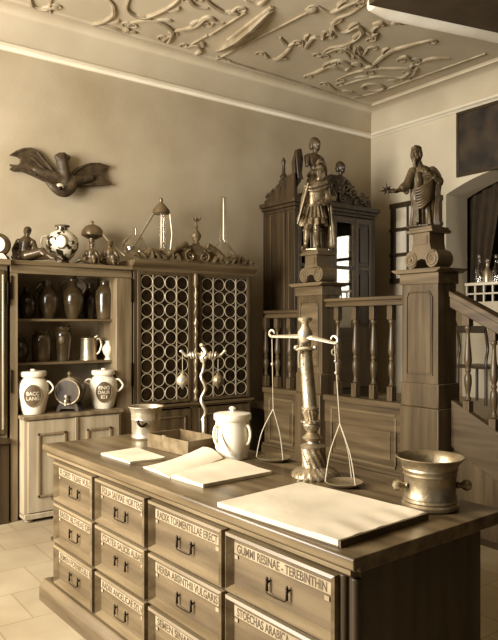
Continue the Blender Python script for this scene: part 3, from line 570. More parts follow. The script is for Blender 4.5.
# --- white lidded jar
t=thing('lidded_jar','white glazed lidded jar with side handles, standing on the counter behind the open book','jar',onc(232.5,458),RZ)
s=.098
MB().lathe([(0,0),(.078,0),(.083,.006),(.083,.02),(.094,.06),(.1,.12),(.097,.17),(.092,.2),(.093,.21),(.085,.215),(0,.215)],(0,0,0),36).build('body','white',t)
MB().lathe([(.0,.212),(.1,.212),(.103,.216),(.103,.24),(.099,.246),(.06,.252),(.012,.256),(.01,.262),(.018,.268),(.02,.274),(.012,.282),(0,.284)],(0,0,0),36).build('lid','white',t)
for sx in (-1,1):
    h=MB(); h.tube(smooth_path([(sx*.076,-.05,.185),(sx*.09,-.064,.18),(sx*.098,-.066,.14),(sx*.09,-.062,.1),(sx*.078,-.06,.085)],6),.0085,8); h.build('handle','white',t)
h=MB(); 
for k in range(3): h.tube(smooth_path([(-.06+.01*k,-.078,.16-.02*k),(-.05,-.094,.12-.01*k),(-.02,-.103,.06),(.0,-.094,.03)],5),.004,6)
h.build('relief_leaf','white',t)
# --- serpent stand with hanging balls
t=thing('serpent_stand','pale twisted serpent stand with two hanging ornamental balls, behind the wooden tray','stand',onc(204,441.5),RZ); hT=.605
MB().lathe([(.0,0),(.045,0),(.045,.01),(.03,.02),(.018,.035),(.014,.06),(.016,.14),(.013,.145),(0,.145)],(0,0,0),18).build('foot','brassl',t)
pts=[(.013*math.sin(z*42)*(1 if z<.43 else .4)-.012*z,.008*math.cos(z*42),z) for z in [.13+i*.0105 for i in range(42)]]
MB().tube(pts,[.0125-.004*i/42 for i in range(42)],10).build('serpent_pole','brassl',t)
am=MB()
for sg in (-1,1):
    P=smooth_path([(-.005,0,.5),(-.005+sg*.03,0,.545),(-.005+sg*.055,0,.535),(-.005+sg*.075,0,.548),(-.005+sg*.1,0,.535),(-.005+sg*.12,0,.55),(-.005+sg*.132,0,.562)],6); am.tube(P,[.013-.005*i/len(P) for i in range(len(P))],10); am.ell((-.005+sg*.136,0,.566),(.014,.01,.009),seg=10)
    P=spiral((-.005+sg*.055,0,.54),.022,.02,3,0,(0,1,0),(sg*.35,0,.93)); P=[p+Vector((sg*(.05*i/28-.02),0,0)) for i,p in enumerate(P)]; am.tube(P,.006,6)
P=smooth_path([(-.02,0,.52),(.01,-.01,.555),(-.008,0,.59),(-.018,-.005,.605),(-.002,-.02,.6)],6); am.tube(P,[.012]*(len(P)-6)+[.012,.013,.012,.01,.008,.005],8); am.build('serpent_arms','brassl',t)
for sg,xx in ((-1,-.135),(1,.088)):
    MB().tube([(xx,0,.545),(xx,0,.425)],.0016,5).build('cord','string',t)
    b=MB().lathe([(.002,.03),(.006,.036),(.012,.046),(.03,.06),(.036,.078),(.033,.1),(.018,.115),(.012,.12),(.014,.126),(.003,.134)],(xx,0,.3),18,twist=lambda a,z:1+.06*math.cos(7*a)); b.build('hanging_ball','gilt' if sg>0 else 'brassl',t)
# --- bronze balance
bc=onc(315.5,477); t=thing('balance_scale','tall bronze apothecary balance with twisted column base and two hanging pans','scales',bc,RZ)
b=MB().lathe([(0,0),(.108,0),(.113,.008),(.11,.022),(.096,.036),(.074,.046),(.064,.052),(.0,.052)],(0,0,0),128,twist=lambda a,z:1+.05*math.cos(22*a+z*150)*(z>.003)); b.build('base','bronze',t)
ln=Matrix(((1,0,-.074),(0,1,0),(0,0,.955)))
col=[(.055,.045),(.06,.05),(.058,.06),(.0565,.075),(.056,.09),(.0565,.105),(.056,.12),(.056,.135),(.056,.145),(.06,.15),(.063,.158),(.05,.165),(.03,.172),(.028,.18),(.046,.19),(.05,.2),(.036,.212),(.024,.225),(.036,.245),(.042,.262),(.038,.27),(.05,.276),(.05,.284),(.03,.29),(.034,.31),(.04,.33),(.034,.336),(.042,.342),(.042,.35),(.036,.354),(.034,.36),(.03,.62),(.034,.625),(.03,.632),(.04,.638),(.04,.648),(.024,.655),(.026,.66),(.03,.68),(.022,.69)]
b=MB().lathe(col,(0,0,0),96,ln,twist=lambda a,z:(1+.06*math.cos(12*a+z*95)) if .05<z<.15 else (1+.05*math.cos(14*a+z*40) if .28<z<.34 else 1)); b.build('column','bronze',t)
xo=-.05
b=MB().lathe([(.02,.665),(.03,.69),(.037,.71),(.035,.73),(.022,.75),(.016,.765),(.02,.775),(.034,.785),(.036,.795),(.03,.8),(.0,.803)],(xo,0,-.033),20); b.build('head','brassl',t)
ring=MB(); ring.tube([(xo-.0+.045*math.cos(a),-.005+.045*math.sin(a),.618+.004*math.sin(3*a)) for a in [2*PI*i/20 for i in range(20)]],.007,6,closed=True); ring.ell((xo+.045,-.03,.622),.012,seg=8); ring.ell((xo-.045,-.02,.622),.012,seg=8); ring.build('collar','brassl',t)
# beam runs along the counter: ends in world then to local
inv=Matrix.Rotation(-RZ,4,'Z')@Matrix.Translation(-bc)
hd=(Matrix.Translation(bc)@Matrix.Rotation(RZ,4,'Z'))@Vector((xo,0,.72))
le=None
def ray_at(px,py,Z):
    a=_d(px); return Vector((a[0]*Z,a[1]*Z,EZ-(py-H0)/F*Z))
zc=hd.x*FW[0]+hd.y*FW[1]
eL=inv@ray_at(272,336.5,zc+.16); eR=inv@ray_at(334.5,343,zc-.12); hl=Vector((xo,-.012,.676))
bm_=MB(); bm_.tube([eL,eL.lerp(hl,.5),hl,hl.lerp(eR,.5),eR],[.008,.011,.016,.011,.008],8,flat=.7)
for e,sg in ((eL,-1),(eR,1)):
    u=(e-hl).normalized(); bm_.tube([e+u*(.018*math.sin(a))+Vector((0,0,.016-.016*math.cos(a))) for a in [i*PI*1.55/14 for i in range(15)]],[.008-.004*i/14 for i in range(15)],8)
bm_.build('beam','brassl',t)
MB().tube(smooth_path([(hl+Vector((-.02,-.02,-.03))),(hl+Vector((-.032,-.02,-.09))),(hl+Vector((-.03,-.02,-.15)))],5),[.007]*5+[.006]*5+[.003],6).build('pointer','brassl',t)
pans=((eL,inv@onc(274,460.5),.095),(eR,inv@onc(344,486),.085))
for e,pc,rp in pans:
    MB().lathe([(0,.004),(rp*.5,.002),(rp*.8,.006),(rp,.018),(rp*1.02,.02),(rp*.98,.022),(rp*.78,.012),(rp*.45,.008),(0,.0085)],pc,32).build('pan','brass',t)
    st_=e+Vector((0,0,-.012)); kn=st_.lerp(pc,.56)
    c_=MB(); c_.tube([st_,st_.lerp(kn,.5),kn],.0022,5); 
    for k in range(3):
        a=3.1+k*2*PI/3; q=pc+Vector((rp*math.cos(a),rp*math.sin(a),.02)); mid=kn.lerp(q,.5)+Vector(((q.x-kn.x)*.18,(q.y-kn.y)*.18,.0)); c_.tube(smooth_path([kn,mid,q],6),.0024,5)
    c_.build('cord','string',t)
    bd=MB(); bd.ell(st_.lerp(kn,.35),.009,seg=10)
    if e is eR: bd.tube([st_+Vector((.012*math.cos(a),0,-.03+.014*math.sin(a))) for a in [2*PI*i/14 for i in range(14)]],.0035,6,closed=True); bd.ell(st_.lerp(kn,.2),.008,seg=8)
    bd.build('bead','brassl',t)
# ================================================================ JUGS AND JARS ON THE SHELVES
def pot(name,label,cat,px,ptop,z,r,prof,m,grp=None,Y=SF+.28,handles=(),lid=None,hm=None):
    """r, height from the photo: px centre, ptop top edge in the picture"""
    p=pY(px,ptop,Y); h=p.z-z; t=thing(name,label,cat,(p.x,Y,z+.0015),RZ,grp)
    MB().lathe([(a*r,b*h) for a,b in prof],(0,0,0),28).build('body',m,t)
    for (sx,za,zb2,out,tk) in handles:
        hb=MB(); def_r=lambda zz: r*max(.05,min(1,[pa for pa,pb in prof if pb>=zz-1e-6][0]))
        ra,rb=def_r(za)*.93,def_r(zb2)*.97
        hb.tube(smooth_path([(sx*ra,-.0,za*h),(sx*(ra+out*.8),0,za*h+.012),(sx*(max(ra,rb)+out),0,(za*.6+zb2*.4)*h),(sx*(rb+out*.5),0,zb2*h+.015),(sx*rb,0,zb2*h)],6),tk,8); hb.build('handle',hm or m,t)
    return t,h
G='stoneware jugs on the top shelf'
jug=[(0,0),(.62,0),(.68,.03),(.85,.2),(1,.42),(1,.55),(.85,.7),(.55,.8),(.4,.86),(.4,.93),(.46,.97),(.46,1),(.36,1),(.34,.9),(0,.88)]
t,h=pot('jug','dark brown squat jug, leftmost of the three clear jugs on the top shelf','jug',48,281,z1s,.092,jug,'stone',G,handles=((-1,.9,.6,.035,.011),))
t,h=pot('jug','dark ornate jug with knobbed stopper, middle of the jugs on the top shelf','jug',73,274,z1s,.1,[(0,0),(.55,0),(.6,.03),(.85,.2),(1,.4),(.98,.52),(.75,.66),(.4,.73),(.33,.8),(.5,.84),(.5,.88),(.36,.9),(.3,.93),(.42,.96),(.3,1),(0,1)],'stone',G,handles=((-1,.82,.55,.045,.011),(1,.82,.55,.045,.011)))
t,h=pot('jug','brown tall jug with narrow neck, rightmost on the top shelf','jug',104.5,281,z1s-.0,.085,[(0,0),(.8,0),(.86,.03),(.92,.2),(1,.5),(1,.62),(.9,.75),(.6,.86),(.45,.9),(.45,.96),(.5,1),(.4,1),(.38,.9),(0,.88)],'stone',G,Y=SF+.22,handles=((1,.93,.6,.05,.012),))
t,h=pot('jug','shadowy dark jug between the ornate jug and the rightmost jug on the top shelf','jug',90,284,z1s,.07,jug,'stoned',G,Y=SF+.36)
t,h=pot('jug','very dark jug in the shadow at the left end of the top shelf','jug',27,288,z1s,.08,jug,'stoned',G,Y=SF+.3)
G='jars on the middle shelf'
alb=[(0,0),(.85,0),(.92,.04),(.95,.12),(.98,.3),(1,.6),(.98,.8),(.85,.88),(.72,.91),(.72,.96),(.8,.98),(.8,1),(.65,1),(.62,.92),(0,.9)]
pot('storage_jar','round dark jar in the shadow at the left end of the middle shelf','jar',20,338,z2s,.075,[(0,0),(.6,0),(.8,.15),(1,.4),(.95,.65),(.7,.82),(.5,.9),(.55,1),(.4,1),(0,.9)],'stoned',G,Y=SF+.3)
t,h=pot('storage_jar','wide dark patterned jar, left of the tall handled jar on the middle shelf','jar',41.5,331,z2s,.088,alb,'stone',G)
t,h=pot('storage_jar','tall dark jar with a round medallion, middle of the middle shelf','jar',63,327,z2s,.082,[(0,0),(.7,0),(.74,.04),(.72,.1),(.85,.4),(1,.72),(1,.8),(.85,.88),(.75,.91),(.85,.95),(.85,.985),(.8,1),(0,1)],'stone',G)
b=MB(); b.ell((.006,-.078,h*.62),(.03,.012,.038)); b.build('medallion','greyst',t)
for k in range(8): a=2*PI*k/8; MB().ell((.06*math.cos(a),.06*math.sin(a),h+.004),.011,seg=8).build('rim_bead','stone',t)
t,h=pot('tankard','pale pewter lidded tankard with a curved handle on the middle shelf','tankard',88.5,337,z2s,.085,[(0,0),(1,0),(1,.04),(.93,.08),(.9,.5),(.87,.88),(.92,.9),(.9,.94),(.75,.97),(.2,.985),(.12,1),(0,1)],'pewter',handles=((1,.86,.25,.05,.01),))
b=MB(); b.cap((.06,0,h*.97),(.085,0,h*1.04),.008,.01,8); b.build('thumb_piece','pewter',t)
t,h=pot('vase','small white waisted vase at the right end of the middle shelf','vase',108,341,z2s,.056,[(0,0),(.6,0),(.62,.04),(.4,.12),(.42,.18),(.75,.32),(1,.52),(.95,.66),(.6,.8),(.38,.88),(.36,.93),(.44,.97),(.4,1),(.28,.98),(0,.9)],'white',Y=SF+.2)
# white apothecary jars and small cask on the low cupboard
wj=[(0,0),(.68,0),(.72,.03),(.8,.12),(.97,.4),(1,.55),(.96,.68),(.8,.78),(.68,.81),(.66,.84),(.8,.85),(.84,.87),(.84,.94),(.8,.97),(.3,.975),(.15,.98),(.16,1.02),(0,1.025)]
YJ=SF+.05
for px,ptop,r,lab,txt,hs in ((33,370,.136,'white apothecary jar with dark oval label, left end of the low cupboard top',('BACC','LANG'),((1,.7,.45,.045,.008),)),(103.5,369,.13,'white two-handled apothecary jar with dark oval label, right of the small cask',('ENG','DAUR','EI'),((1,.7,.42,.055,.009),(-1,.7,.58,.055,.009)))):
    t,h=pot('apothecary_jar',lab,'jar',px,ptop,zc_,r,wj,'cream','white apothecary jars on the low cupboard',Y=YJ,handles=hs)
    # oval label on the jar front
    b=MB(); th0=-PI/2+(.31 if px<60 else .26); ow,oh=.074,.095; cz=h*.43; n=20; ring=[]
    def rad_at(z):
        zz=z/h
        for (r0,a0_),(r1,a1_) in zip(wj,wj[1:]):
            if a0_<=zz<=a1_ and a1_>a0_: return r*(r0+(r1-r0)*(zz-a0_)/(a1_-a0_))
        return r
    def on(u,v,l): 
        z=cz+v; rr=rad_at(z)+l; a=th0+u/r; return Vector((rr*math.cos(a),rr*math.sin(a),z))
    vs=[on(0,0,.004)]; fs=[]
    for k in (.33,.66,1.0):
        for i in range(n): a=2*PI*i/n; vs.append(on(ow*k*math.cos(a),oh*k*math.sin(a),.004))
    for i in range(n): fs.append((0,1+i,1+(i+1)%n))
    for rr in range(2):
        for i in range(n): fs.append((1+rr*n+i,1+(rr+1)*n+i,1+(rr+1)*n+(i+1)%n,1+rr*n+(i+1)%n))
    lb=b._add(vs,fs).build('oval_label','label',t,ang=180)
    q=MB().tube([on(ow*math.cos(a),oh*math.sin(a),.004) for a in [2*PI*i/28 for i in range(28)]],.004,6,closed=True); q.build('label_border','greyst',lb)
    nl=len(txt); lh=.032
    for i,s_ in enumerate(txt):
        me=text_mesh(s_,1,1,(0,0,0),(1,0,0),(0,1,0),0); bm2=bmesh.new(); bm2.from_mesh(me)
        bmesh.ops.subdivide_edges(bm2,edges=[e for e in bm2.edges if e.calc_length()>.2],cuts=2); 
        ww=(.1,.11,.06)[i] if nl==3 else (.105,.11)[i]; v0=((nl-1)/2-i)*(lh+.011)-lh/2
        for v in bm2.verts: v.co=on((v.co.x-.5)*ww,v0+v.co.y*lh,.0056)
        bm2.to_mesh(me); bm2.free(); link('label_lettering',me,'script',lb)
# cask
p=pY(69,410,YJ); t=thing('cask','small wooden cask with pale hoop and tap, lying on a stand between the white jars','cask',(p.x,YJ-.02,zc_+.0015),RZ); rc=.118; cz=.178
rot=Matrix.Rotation(PI/2,3,'X')
MB().lathe([(0,-.1),(rc*.84,-.1),(rc*.84,-.12),(rc*.92,-.12),(rc,-.04),(rc,.03),(rc*.9,.12),(0,.12)],(0,.03,cz),32,rot).build('barrel','dark',t)
hp=MB()
for yy,rr in ((-.085,rc*.93),(.085,rc*.96),(-.03,rc*1.0)): hp.tube([(rr*math.cos(a),yy,cz+rr*math.sin(a)) for a in [2*PI*i/36 for i in range(36)]],.0085,6,closed=True)
hp.build('hoop','brass',t)
tp=MB(); tp.lathe([(.014,0),(.018,.01),(.01,.02),(.012,.06),(.004,.065)],(0,-.085,cz-.075),12,rot); tp.cap((0,-.14,cz-.075),(0,-.145,cz-.11),.009,.011,8); tp.lathe([(.006,0),(.008,.02),(.016,.03),(.012,.045),(.002,.05)],(0,-.125,cz-.07),10); tp.build('tap','brassl',t)
sd=MB()
for yy in (-.06,.075): sd.prism([(-.1,0),(-.075,0),(-.06,.025),(.06,.025),(.075,0),(.1,0),(.095,.04),(.075,.075),(.05,.072),(0,.06),(-.05,.072),(-.075,.075),(-.095,.04)],'y',yy-.016,yy+.016)
sd.bb(-.06,.06,-.05,.07,.03,.045); sd.build('stand','dark',t,.002)
MB().lathe([(.012,0),(.016,.012),(.008,.02),(.014,.032),(.018,.045),(.01,.06),(.002,.066)],(0,-.02,cz+rc-.004),12).build('bung','brass',t)
# ================================================================ ON TOP OF THE SHELVES AND CUPBOARD
YT=SF+.1
def fig(name,label,px,py,Y,prims,m,sc,voxel=.008,cat='figurine',z=ST,grp=None):
    p=pY(px,py,Y); t=thing(name,label,cat,(p.x,Y,z+.001),RZ,grp); b=MB()
    for q in prims:
        if q[0]=='c': b.cap(Vector(q[1])*sc,Vector(q[2])*sc,q[3]*sc,q[4]*sc,10)
        else: b.ell(Vector(q[1])*sc,[x*sc for x in q[2]],Matrix.Rotation(q[3],3,'Y') if len(q)>3 else None)
    b.blob('body',m,t,voxel,2); return t
def face(c,s,dx=0):  # nose, brow, chin, ears around a head centre, facing -y
    c=Vector(c); return [('e',c,(.8*s,.9*s,1.05*s)),('e',c+Vector((dx*s,-.85*s,-.1*s)),(.16*s,.28*s,.3*s)),('e',c+Vector((dx*s*.8,-.6*s,.32*s)),(.55*s,.25*s,.15*s)),('e',c+Vector((dx*s*.8,-.55*s,-.75*s)),(.35*s,.35*s,.28*s)),('e',c+Vector((.78*s,0,-.1*s)),(.12*s,.22*s,.28*s)),('e',c+Vector((-.78*s,0,-.1*s)),(.12*s,.22*s,.28*s)),('e',c+Vector((0,.25*s,.35*s)),(.9*s,.85*s,.85*s))]
u=1.
pr=[('e',(-.0,0,.06),(.07,.06,.06)),('c',(-.0,0,.07),(.02,0,.17),.055,.058),('e',(.02,0,.175),(.075,.045,.04)),('c',(.02,0,.2),(.025,0,.235),.025,.022)]+face((.03,-.005,.262),.04,.3)
pr+=[('c',(-.045,-.01,.175),(-.085,-.02,.1),.026,.02),('c',(-.085,-.02,.1),(-.06,-.05,.02),.02,.016),('e',(-.055,-.055,.014),(.022,.02,.014)),
 ('c',(.085,-.01,.17),(.12,-.04,.1),.024,.019),('c',(.12,-.04,.1),(.18,-.06,.06),.019,.015),('e',(.19,-.062,.055),(.02,.015,.013)),
 ('c',(.03,-.03,.05),(.17,-.04,.085),.045,.034),('c',(.17,-.04,.085),(.25,-.05,.035),.032,.02),('c',(.25,-.05,.03),(.29,-.06,.02),.02,.012),
 ('c',(.03,.02,.05),(.2,.02,.05),.045,.032),('c',(.2,.02,.05),(.31,.01,.045),.03,.018),('c',(.31,.01,.045),(.34,-.0,.02),.018,.011),('e',(-.03,.01,.04),(.09,.06,.04))]
fig('reclining_figurine','dark bronze reclining figure resting on one arm, left of the painted vase','' or 24,262,YT,[(a[0],*a[1:]) for a in pr],'figure',1.0)
# painted vase
p=pY(63,262,YT+.02); t=thing('painted_vase','round white and dark painted vase with an oval medallion, between the two figure groups','vase',(p.x,YT+.04,ST+.001),RZ)
MB().lathe([(0,0),(.06,0),(.066,.012),(.06,.03),(.1,.07),(.14,.14),(.148,.19),(.135,.24),(.1,.28),(.062,.3),(.05,.315),(.05,.335),(.064,.345),(.064,.352),(.045,.352),(.042,.3),(0,.28)],(0,0,0),36).build('body','faience',t)
b=MB().ell((.03,-.138,.19),(.044,.012,.056),Matrix.Rotation(.2,3,'Z')); o=b.build('medallion','white',t)
MB().tube([Vector((.03+.048*math.cos(a),-.143+.012*abs(math.cos(a)),.19+.06*math.sin(a))) for a in [2*PI*i/28 for i in range(28)]],.0055,6,closed=True).build('medallion_rim','ink',o)
for s in (-1,): MB().tube(smooth_path([(s*.125,-.03,.25),(s*.17,-.03,.24),(s*.18,-.03,.17),(s*.14,-.03,.12)],5),.009,8).build('handle','faience',t)
MB().lathe([(.066,.34),(.066,.353),(.05,.353)],(0,0,0),28).build('dark_rim','ink',t)
# two seated boys
def boy(lx):
    return [('e',(0,0,.05),(.06,.055,.05)),('c',(0,0,.06),(.01,-.005,.15),.048,.052),('e',(.01,-.005,.155),(.066,.042,.035)),('c',(.01,-.005,.18),(.012,-.01,.205),.022,.02)]+face((.014,-.012,.232),.036,lx)+[('c',(.065,-.01,.155),(.1,-.03,.09),.022,.017),('c',(.1,-.03,.09),(.105,-.06,.03),.017,.013),('e',(.106,-.065,.02),(.016,.018,.012)),('c',(-.045,-.01,.155),(-.075,-.04,.1),.022,.017),('c',(-.075,-.04,.1),(-.04,-.075,.075),.017,.013),('e',(-.034,-.08,.075),(.015,.015,.013)),
 ('c',(.03,-.03,.045),(.06,-.1,.085),.038,.03),('c',(.06,-.1,.085),(.07,-.1,.02),.027,.017),('c',(.07,-.1,.018),(.075,-.135,.012),.016,.012),('c',(-.02,-.03,.045),(-.1,-.07,.06),.038,.028),('c',(-.1,-.07,.06),(-.155,-.08,.02),.025,.015),('c',(-.155,-.08,.016),(-.185,-.085,.013),.015,.012)]
fig('seated_boy_figurine','brown seated boy figure with raised knee, rightmost under the glass bell and tube',109,263,YT,boy(-.3),'figure2',.92,grp='seated boys')
pr=[(a[0],Vector((-a[1][0],a[1][1],a[1][2])),*( [Vector((-a[2][0],a[2][1],a[2][2]))]+list(a[3:]) if a[0]=='c' else a[2:])) for a in boy(.2)]
fig('seated_boy_figurine','pale seated boy figure leaning left with outstretched leg, next to the painted vase',90.5,264,YT-.02,boy(.5),'figure2',.8,grp='seated boys')
# glass bell alembic above the boys, with a long tube
p=pY(94,262,YT+.16); t=thing('glass_alembic','clear glass alembic with domed head and long slanting tube, behind the seated boys','glassware',(p.x,YT+.2,ST+.001),RZ)
MB().lathe([(0,0),(.08,0),(.12,.03),(.125,.07),(.1,.13),(.06,.2),(.035,.26),(.032,.3)],(-.01,0,0),28).build('flask','glass',t)
MB().lathe([(.035,.27),(.045,.275),(.105,.305),(.108,.32),(.1,.355),(.075,.39),(.035,.41),(.014,.415),(.012,.43),(.018,.437),(.004,.45)],(-.0,0,0),28).build('domed_head','hood',t)
MB().lathe([(.02,.23),(.03,.235),(.03,.3),(.02,.305)],(0,-.02,0),16).build('neck_collar','pewter',t)
MB().tube([(.09,-.01,.335),(.2,-.06,.21),(.335,-.1,.1)],[.012,.009,.007],8).build('tube','pewter',t)
# flask with dark alembic head and tube on the cupboard
p=pY(139,262,GF+.12); t=thing('round_flask','large round clear glass flask at the left end of the carved crest','glassware',(p.x,GF+.22,GT+.001),RZ)
MB().lathe([(0,0),(.06,0),(.11,.03),(.145,.09),(.15,.14),(.13,.2),(.08,.25),(.035,.28),(.03,.33)],(0,0,0),28).build('bulb','glass',t)
p=pY(166,262,GF+.12); t=thing('still_head_bottle','tall narrow glass bottle capped by a dark still head with slanting tube','glassware',(p.x,GF+.2,GT+.001),RZ)
MB().lathe([(0,0),(.06,0),(.075,.03),(.06,.09),(.042,.2),(.036,.45),(.034,.52)],(0,0,0),24).build('bottle','glass',t)
MB().lathe([(.075,.5),(.09,.515),(.088,.54),(.06,.575),(.03,.61),(.015,.62),(.02,.635),(.018,.66),(.004,.67)],(-.01,0,0),24).build('still_head','hood',t)
MB().tube([(-.075,0,.53),(-.2,-.0,.32),(-.31,0,.14)],[.013,.011,.009],8).build('tube','pewter',t)
MB().tube([(.075,0,.53),(.1,0,.3),(.075,0,.06)],.004,6).build('thin_tube','pewter',t)
MB().tube([(.0,-.045,.02),(.0,-.03,.49)],.012,8).build('inner_tube','brassl',t)
# bulb flask with tall open neck
p=pY(228,262,GF+.12); t=thing('long_neck_flask','clear glass flask with a tall straight neck at the right end of the carved crest','glassware',(p.x,GF+.22,GT+.001),RZ)
MB().lathe([(0,0),(.07,0),(.13,.04),(.15,.1),(.14,.16),(.09,.23),(.045,.28),(.04,.36),(.04,.76),(.044,.765)],(0,0,0),28).build('bulb','glass',t)
MB().tube([(.012,-.01,.3),(.012,-.01,.75)],.012,8).build('inner_rod','brassl',t)
# pale disc ornament on left cupboard
p=pY(-1,242,SF+.05); t=thing('round_clock','round pale disc in dark frame on the left cupboard top, cut by the picture edge','ornament',(p.x,SF+.06,ST+.001),RZ)
MB().lathe([(0,-.03),(.08,-.03),(.1,-.015),(.1,.015),(.08,.03),(0,.03)],(0,0,.125),28,Matrix.Rotation(PI/2,3,'X')).build('case','figure',t)
MB().lathe([(0,0),(.066,0),(.06,.006),(0,.006)],(0,-.03,.125),24,Matrix.Rotation(PI/2,3,'X')).build('disc','white',t)
MB().prism([(-.09,0),(.09,0),(.07,.03),(.05,.05),(-.05,.05),(-.07,.03)],'y',-.04,.04).build('base','figure',t)
# ================================================================ CREATURE ON THE WALL
c0=pY(58,176,YB); k=c0.x*FW[0]+c0.y*FW[1]; 
t=thing('carved_flying_creature','dark carved flying creature with spread wings and curled head, hung on the plaster wall','carving',(c0.x,YB-.001,c0.z))
def cw(px,py,d=0): q=pY(px,py,YB); return Vector((q.x-c0.x,-d,q.z-c0.z))
b=MB()
def ch(pts,ds,rs):
    P=smooth_path([cw(*p,d) for p,d in zip(pts,ds)],6); n=len(P)-1
    for i in range(n+1):
        f=i/n*(len(rs)-1); j=min(int(f),len(rs)-2); r_=rs[j]+(rs[j+1]-rs[j])*(f-j); b.ell(P[i],(r_,min(r_,.06),r_),seg=10)
ch([(71,181),(68,189),(62,194),(55,194),(49,190),(45,186),(41.5,184)],(.06,.08,.1,.12,.12,.11,.1),(.05,.052,.048,.042,.036,.024,.008))
ch([(49,191),(46,187.5),(43,185.5)],(.12,.11,.1),(.025,.016,.006))
ch([(63,182),(61,173),(59,164),(59,159)],(.06,.08,.08,.07),(.06,.055,.06,.045)); ch([(72,182),(62,180),(52,177),(42,174),(33,171)],(.06,.06,.06,.055,.05),(.05,.055,.05,.04,.028))
ch([(70,182),(78,181),(90,179)],(.06,.055,.05),(.05,.045,.028))
for x_,y_ in ((53.5,158.5),(57,156.5),(61,156.5),(65,159)): b.ell(cw(x_,y_,.08),(.026,.03,.026),seg=8)
o=b.blob('body','creature',t,.012,2)
from mathutils.geometry import tessellate_polygon
def wing(pts,nm):
    P=[cw(*p) for p in pts]; n=len(P); c=sum(P,Vector())/n; w=MB()
    tris=tessellate_polygon([[Vector((p.x,p.z,0)) for p in P]])
    vs=[Vector((p.x,.0,p.z)) for p in P]+[Vector((p.x,-.035-.02*math.exp(-((p-c).length/.25)**2),p.z)) for p in P]
    w._add(vs,[tuple(q) for q in tris]+[tuple(n+k for k in q) for q in tris]+[(i,(i+1)%n,n+(i+1)%n,n+i) for i in range(n)]); return w.build(nm,'creature',t,0,50)
def leading(pts,par,r0=.02):
    for seg_ in pts: Q=smooth_path([cw(*p,.045) for p in seg_],5); MB().tube(Q,[r0-.6*r0*i/len(Q) for i in range(len(Q))],6).build('wing_rib','creature',par)
lw_=wing([(9,155.5),(15,151.5),(22,149),(29,148.5),(35,151),(41,156),(46,163),(54,172),(60,178),(58,185),(48,184),(38,179),(29,175),(21,171.5),(14,172),(9,169.5),(13,168.5),(9,165),(15,166.5),(19,164.5),(20,159.5),(16,157)],'left_wing')
leading([[(52,174),(42,161),(30,150),(10,155.5)],[(50,177),(38,166),(29,158),(19,158)],[(52,180),(38,172),(24,166)],[(34,175),(22,171),(9,169.5)]],lw_)
rw_=wing([(64,182),(70,174),(75,169),(82,166.5),(90,164),(98,163.5),(108,167.5),(102,169.5),(101,174),(103,180),(110,185),(101,186),(90,187),(78,187.5),(68,188)],'right_wing')
leading([[(68,178),(78,169),(92,164.5),(107,167.5)],[(72,181),(86,177),(101,175)],[(70,186),(88,185.5),(108,185)]],rw_)
MB().ell(cw(55,188,.14),(.035,.014,.022),seg=12).build('eye_patch','paper2',t); MB().ell(cw(54.5,191,.155),(.02,.012,.02),seg=10).build('eye','iron',t)
# ================================================================ THE TWO STATUES
def head_prims(b,c,s,yaw=0,tilt=0):
    """one face: skull, brow, nose, lips, chin, cheeks, ears, eyes; faces -y before yaw"""
    m=Matrix.Rotation(yaw,3,'Z')@Matrix.Rotation(tilt,3,'X'); c=Vector(c)
    def e(p,r): b.ell(c+m@(Vector(p)*s),[x*s for x in r],m,seg=12)
    e((0,.12,.12),(.78,.92,.9)); e((0,-.08,-.2),(.62,.75,.85)); e((0,-.35,-.78),(.34,.36,.26)); e((0,-.72,.22),(.5,.2,.12))
    e((0,-.9,-.12),(.13,.2,.28)); e((0,-.98,-.24),(.16,.13,.1)); e((0,-.74,-.5),(.26,.12,.06)); e((0,-.72,-.6),(.22,.12,.06))
    for q in (-1,1): e((q*.36,-.55,-.2),(.22,.25,.25)); e((q*.3,-.7,.06),(.14,.1,.08)); e((q*.76,.05,-.05),(.1,.2,.28))
    return m
def hand(b,w,d,up,s,curl=.5):
    """palm, four fingers and a thumb from wrist w along d"""
    w=Vector(w); d=Vector(d).normalized(); up=Vector(up); up=(up-d*up.dot(d)).normalized(); side=d.cross(up)
    b.cap(w,w+d*.045*s,.02*s,.026*s,8); k=w+d*.06*s
    for i,l in enumerate((.05,.058,.054,.042)):
        o=k+side*((i-1.5)*.017*s); m=o+d*(l*.55*s)-up*(curl*.012*s); e=m+d*(l*.5*s)-up*(curl*.034*s)
        b.cap(o,m,.0092*s,.0085*s,6); b.cap(m,e,.0085*s,.007*s,6)
    o=w+d*.02*s+side*(-.03*s); m=o+(d*.6-side*.7).normalized()*.03*s; b.cap(o,m,.011*s,.009*s,6); b.cap(m,m+d*.028*s-up*.01*s,.009*s,.007*s,6)
# ---- bearded robed figure
t=thing('bearded_statue','dark wooden statue of a bearded robed man holding out a star, on the right-hand post','statue',k1+Vector((0,0,.001)),RZ)
b=MB()
HS=.062; hc_=(-.06,-.03,.6); hm_=head_prims(b,hc_,HS,R(-40),R(8))
b.cap((-.01,0,.47),(-.048,-.01,.555),.042,.036); b.ell((.01,.01,.43),(.105,.075,.085)); b.cap((.01,0,.4),(.02,.01,.2),.095,.085); b.ell((.02,.01,.16),(.085,.07,.1))
b.cap((.04,-.02,.14),(.07,-.03,.03),.045,.03); b.cap((-.03,-.04,.14),(-.045,-.04,.03),.045,.028)
for x,y in ((.085,-.06),(-.05,-.08)): b.cap((x,y+.02,.024),(x-.03,y-.05,.016),.022,.014,8)
sh=Vector((-.085,-.01,.45)); el=Vector((-.145,-.04,.34)); wr=Vector((-.25,-.08,.285))
b.cap(sh,el,.036,.03); b.cap(el,wr,.028,.018); hand(b,wr,(-.95,-.2,.1),(0,-.3,1),.8,.3)
sh2=Vector((.1,.0,.455)); el2=Vector((.15,-.04,.37)); wr2=Vector((.045,-.11,.42))
